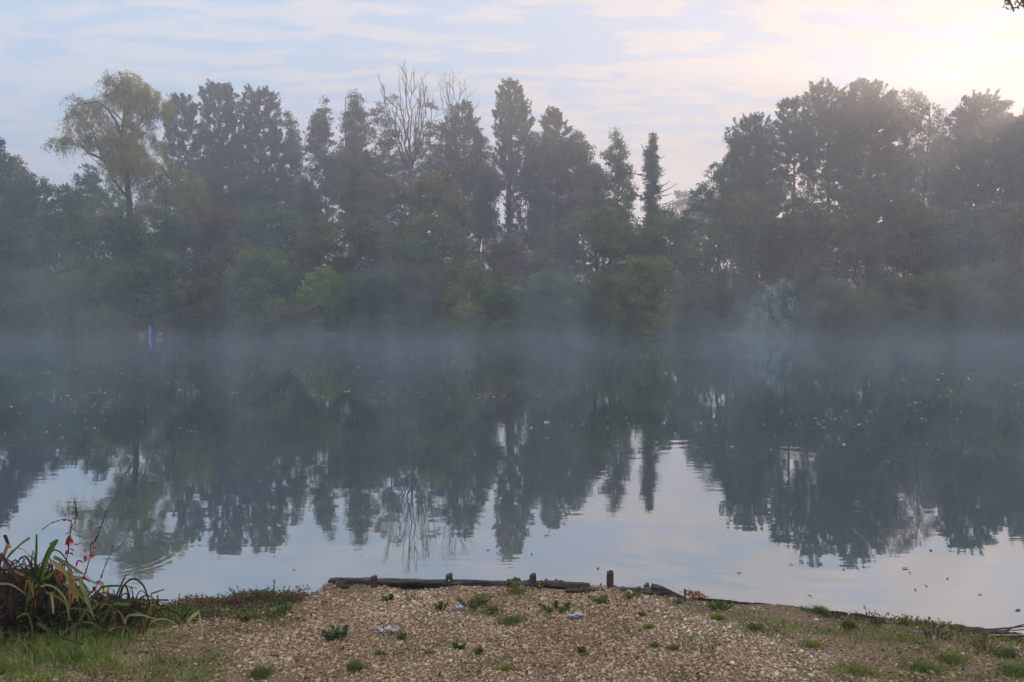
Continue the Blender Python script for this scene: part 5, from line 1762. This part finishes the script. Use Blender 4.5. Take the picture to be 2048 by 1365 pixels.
base = np.array((7.4, 4.2, .2))
root = empty('overhanging_tree', base, "near tree outside the view whose twigs reach into the top right corner", 'tree')
top_ = at(2150, -260, 7.0)
tb.add(bez(base, base + np.array((.1, 0, 3.5)), base + np.array((-.2, .3, 6.5)), 10), np.linspace(.16, .07, 10), 8)
tb.add(bez(base + np.array((-.08, .12, 4.3)), (base + top_) / 2 + np.array((0, 0, 2.4)), top_, 8), np.linspace(.06, .02, 8), 6)
for px in ([top_, q_(2000, -1200), q_(1960, -200), q_(1965, 0), q_(1910, 130), q_(1800, 225), q_(1720, 205)], [top_, q_(2300, -600), q_(2100, 100), q_(2050, 200), q_(1960, 160), q_(1910, 130)],
           [top_, q_(1900, -1400), q_(1780, -200), q_(1830, 20), q_(1910, 130)], [top_, q_(1800, -900), q_(1600, -200), q_(1520, 0), q_(1490, 100)], [q_(1560, -150), q_(1620, 20), q_(1680, 160), q_(1720, 205)],
           [q_(1980, 0), q_(2020, 120), q_(2150, 260)], [q_(1520, -20), q_(1560, 20), q_(1640, 10)]):
    P = np.array(px)
    t_ = np.linspace(0, len(P) - 1, 18)
    P = np.stack([np.interp(t_, range(len(P)), P[:, c]) for c in range(3)], 1)
    tw.add(P, np.linspace(.012, .0045, 18), 5)
link('trunk', tb.mesh('trunk', M_BARK, base), root)
link('twigs', tw.mesh('twigs', M_BARK, base), root)
P = np.array([q_(*c) for c in ((1490, 100), (1540, 150), (1500, 150), (1600, 180), (1640, 185), (1720, 215), (1700, 260), (1740, 265), (1780, 160), (1850, 60), (1500, 0), (1580, 10), (1640, 20), (1990, 150), (2030, 120), (2020, 190))] * 3)
P = P + rng.normal(size=P.shape) * .012
V, Fc = leaf_quads(P, rng.normal(size=P.shape), rng.uniform(.02, .05, len(P)), rng.uniform(.010, .02, len(P)), rng)
link('leaves', mesh_np('leaves', V - base, Fc, M_WEED, rng.uniform(0, 1, len(Fc))), root, color=(0.12, 0.09, 0.04))

# ------------------------------------------------------------------ haze: one even box, and drifting mist over the lake
def box_mesh(name, x0, x1, y0, y1, z0, z1, mat):
    V = [(x, y, z) for z in (z0, z1) for y in (y0, y1) for x in (x0, x1)]
    Fc = [(0, 2, 3, 1), (4, 5, 7, 6), (0, 1, 5, 4), (2, 6, 7, 3), (0, 4, 6, 2), (1, 3, 7, 5)]
    return mesh_np(name, V, Fc, mat)


m, t = mat_new('haze')
pv = nd(t, 'ShaderNodeVolumePrincipled')
pv.inputs['Color'].default_value = (0.80, 0.89, 1.0, 1)
pv.inputs['Density'].default_value = 0.0050
pv.inputs['Anisotropy'].default_value = 0.55
o = nd(t, 'ShaderNodeOutputMaterial')
t.links.new(pv.outputs[0], o.inputs['Volume'])
tag(link('haze', box_mesh('haze', -262, 262, -165, 262, -2.6, 34, m)), "thin even morning haze filling the air over lake and trees", 'haze', kind='stuff')

m, t = mat_new('mist')
pv = nd(t, 'ShaderNodeVolumePrincipled')
pv.inputs['Color'].default_value = (0.70, 0.85, 1.0, 1)
pv.inputs['Anisotropy'].default_value = 0.1
g = nd(t, 'ShaderNodeTexCoord')
mp = nd(t, 'ShaderNodeMapping')
mp.inputs['Scale'].default_value = (1.15, .8, .36)
t.links.new(g.outputs['Object'], mp.inputs[0])
nz = nd(t, 'ShaderNodeTexNoise')
nz.inputs['Scale'].default_value = 0.19
nz.inputs['Detail'].default_value = 5
nz.inputs['Roughness'].default_value = .6
nz.inputs['Distortion'].default_value = 1.0
t.links.new(mp.outputs[0], nz.inputs['Vector'])
sp = nd(t, 'ShaderNodeSeparateXYZ')
t.links.new(g.outputs['Object'], sp.inputs[0])
hgt = math_n(t, 'POWER', 2.718, math_n(t, 'MULTIPLY', sp.outputs[2], -0.30))
wisp = ramp(t, nz.outputs[0], [(0.545, 0.0), (0.66, 1.0)])
mry = nd(t, 'ShaderNodeMapRange', interpolation_type='SMOOTHSTEP')
t.links.new(sp.outputs[1], mry.inputs[0])
mry.inputs[1].default_value = 13
mry.inputs[2].default_value = 40
low = math_n(t, 'POWER', 2.718, math_n(t, 'MULTIPLY', sp.outputs[2], -2.0))
wisp2 = ramp(t, nz.outputs[0], [(0.34, 0.1), (0.62, 1.0)])
dn = math_n(t, 'ADD', math_n(t, 'MULTIPLY', math_n(t, 'MULTIPLY', wisp, hgt), 0.068), math_n(t, 'MULTIPLY', math_n(t, 'MULTIPLY', wisp2, low), 0.034))
dn = math_n(t, 'MULTIPLY', dn, mry.outputs[0])
t.links.new(dn, pv.inputs['Density'])
o = nd(t, 'ShaderNodeOutputMaterial')
t.links.new(pv.outputs[0], o.inputs['Volume'])
m.cycles.volume_step_rate = 1.0
tag(link('mist', box_mesh('mist', -60, 60, 13, 53, .03, 10, m)), "drifting wisps of white mist rising off the lake", 'mist', kind='stuff')
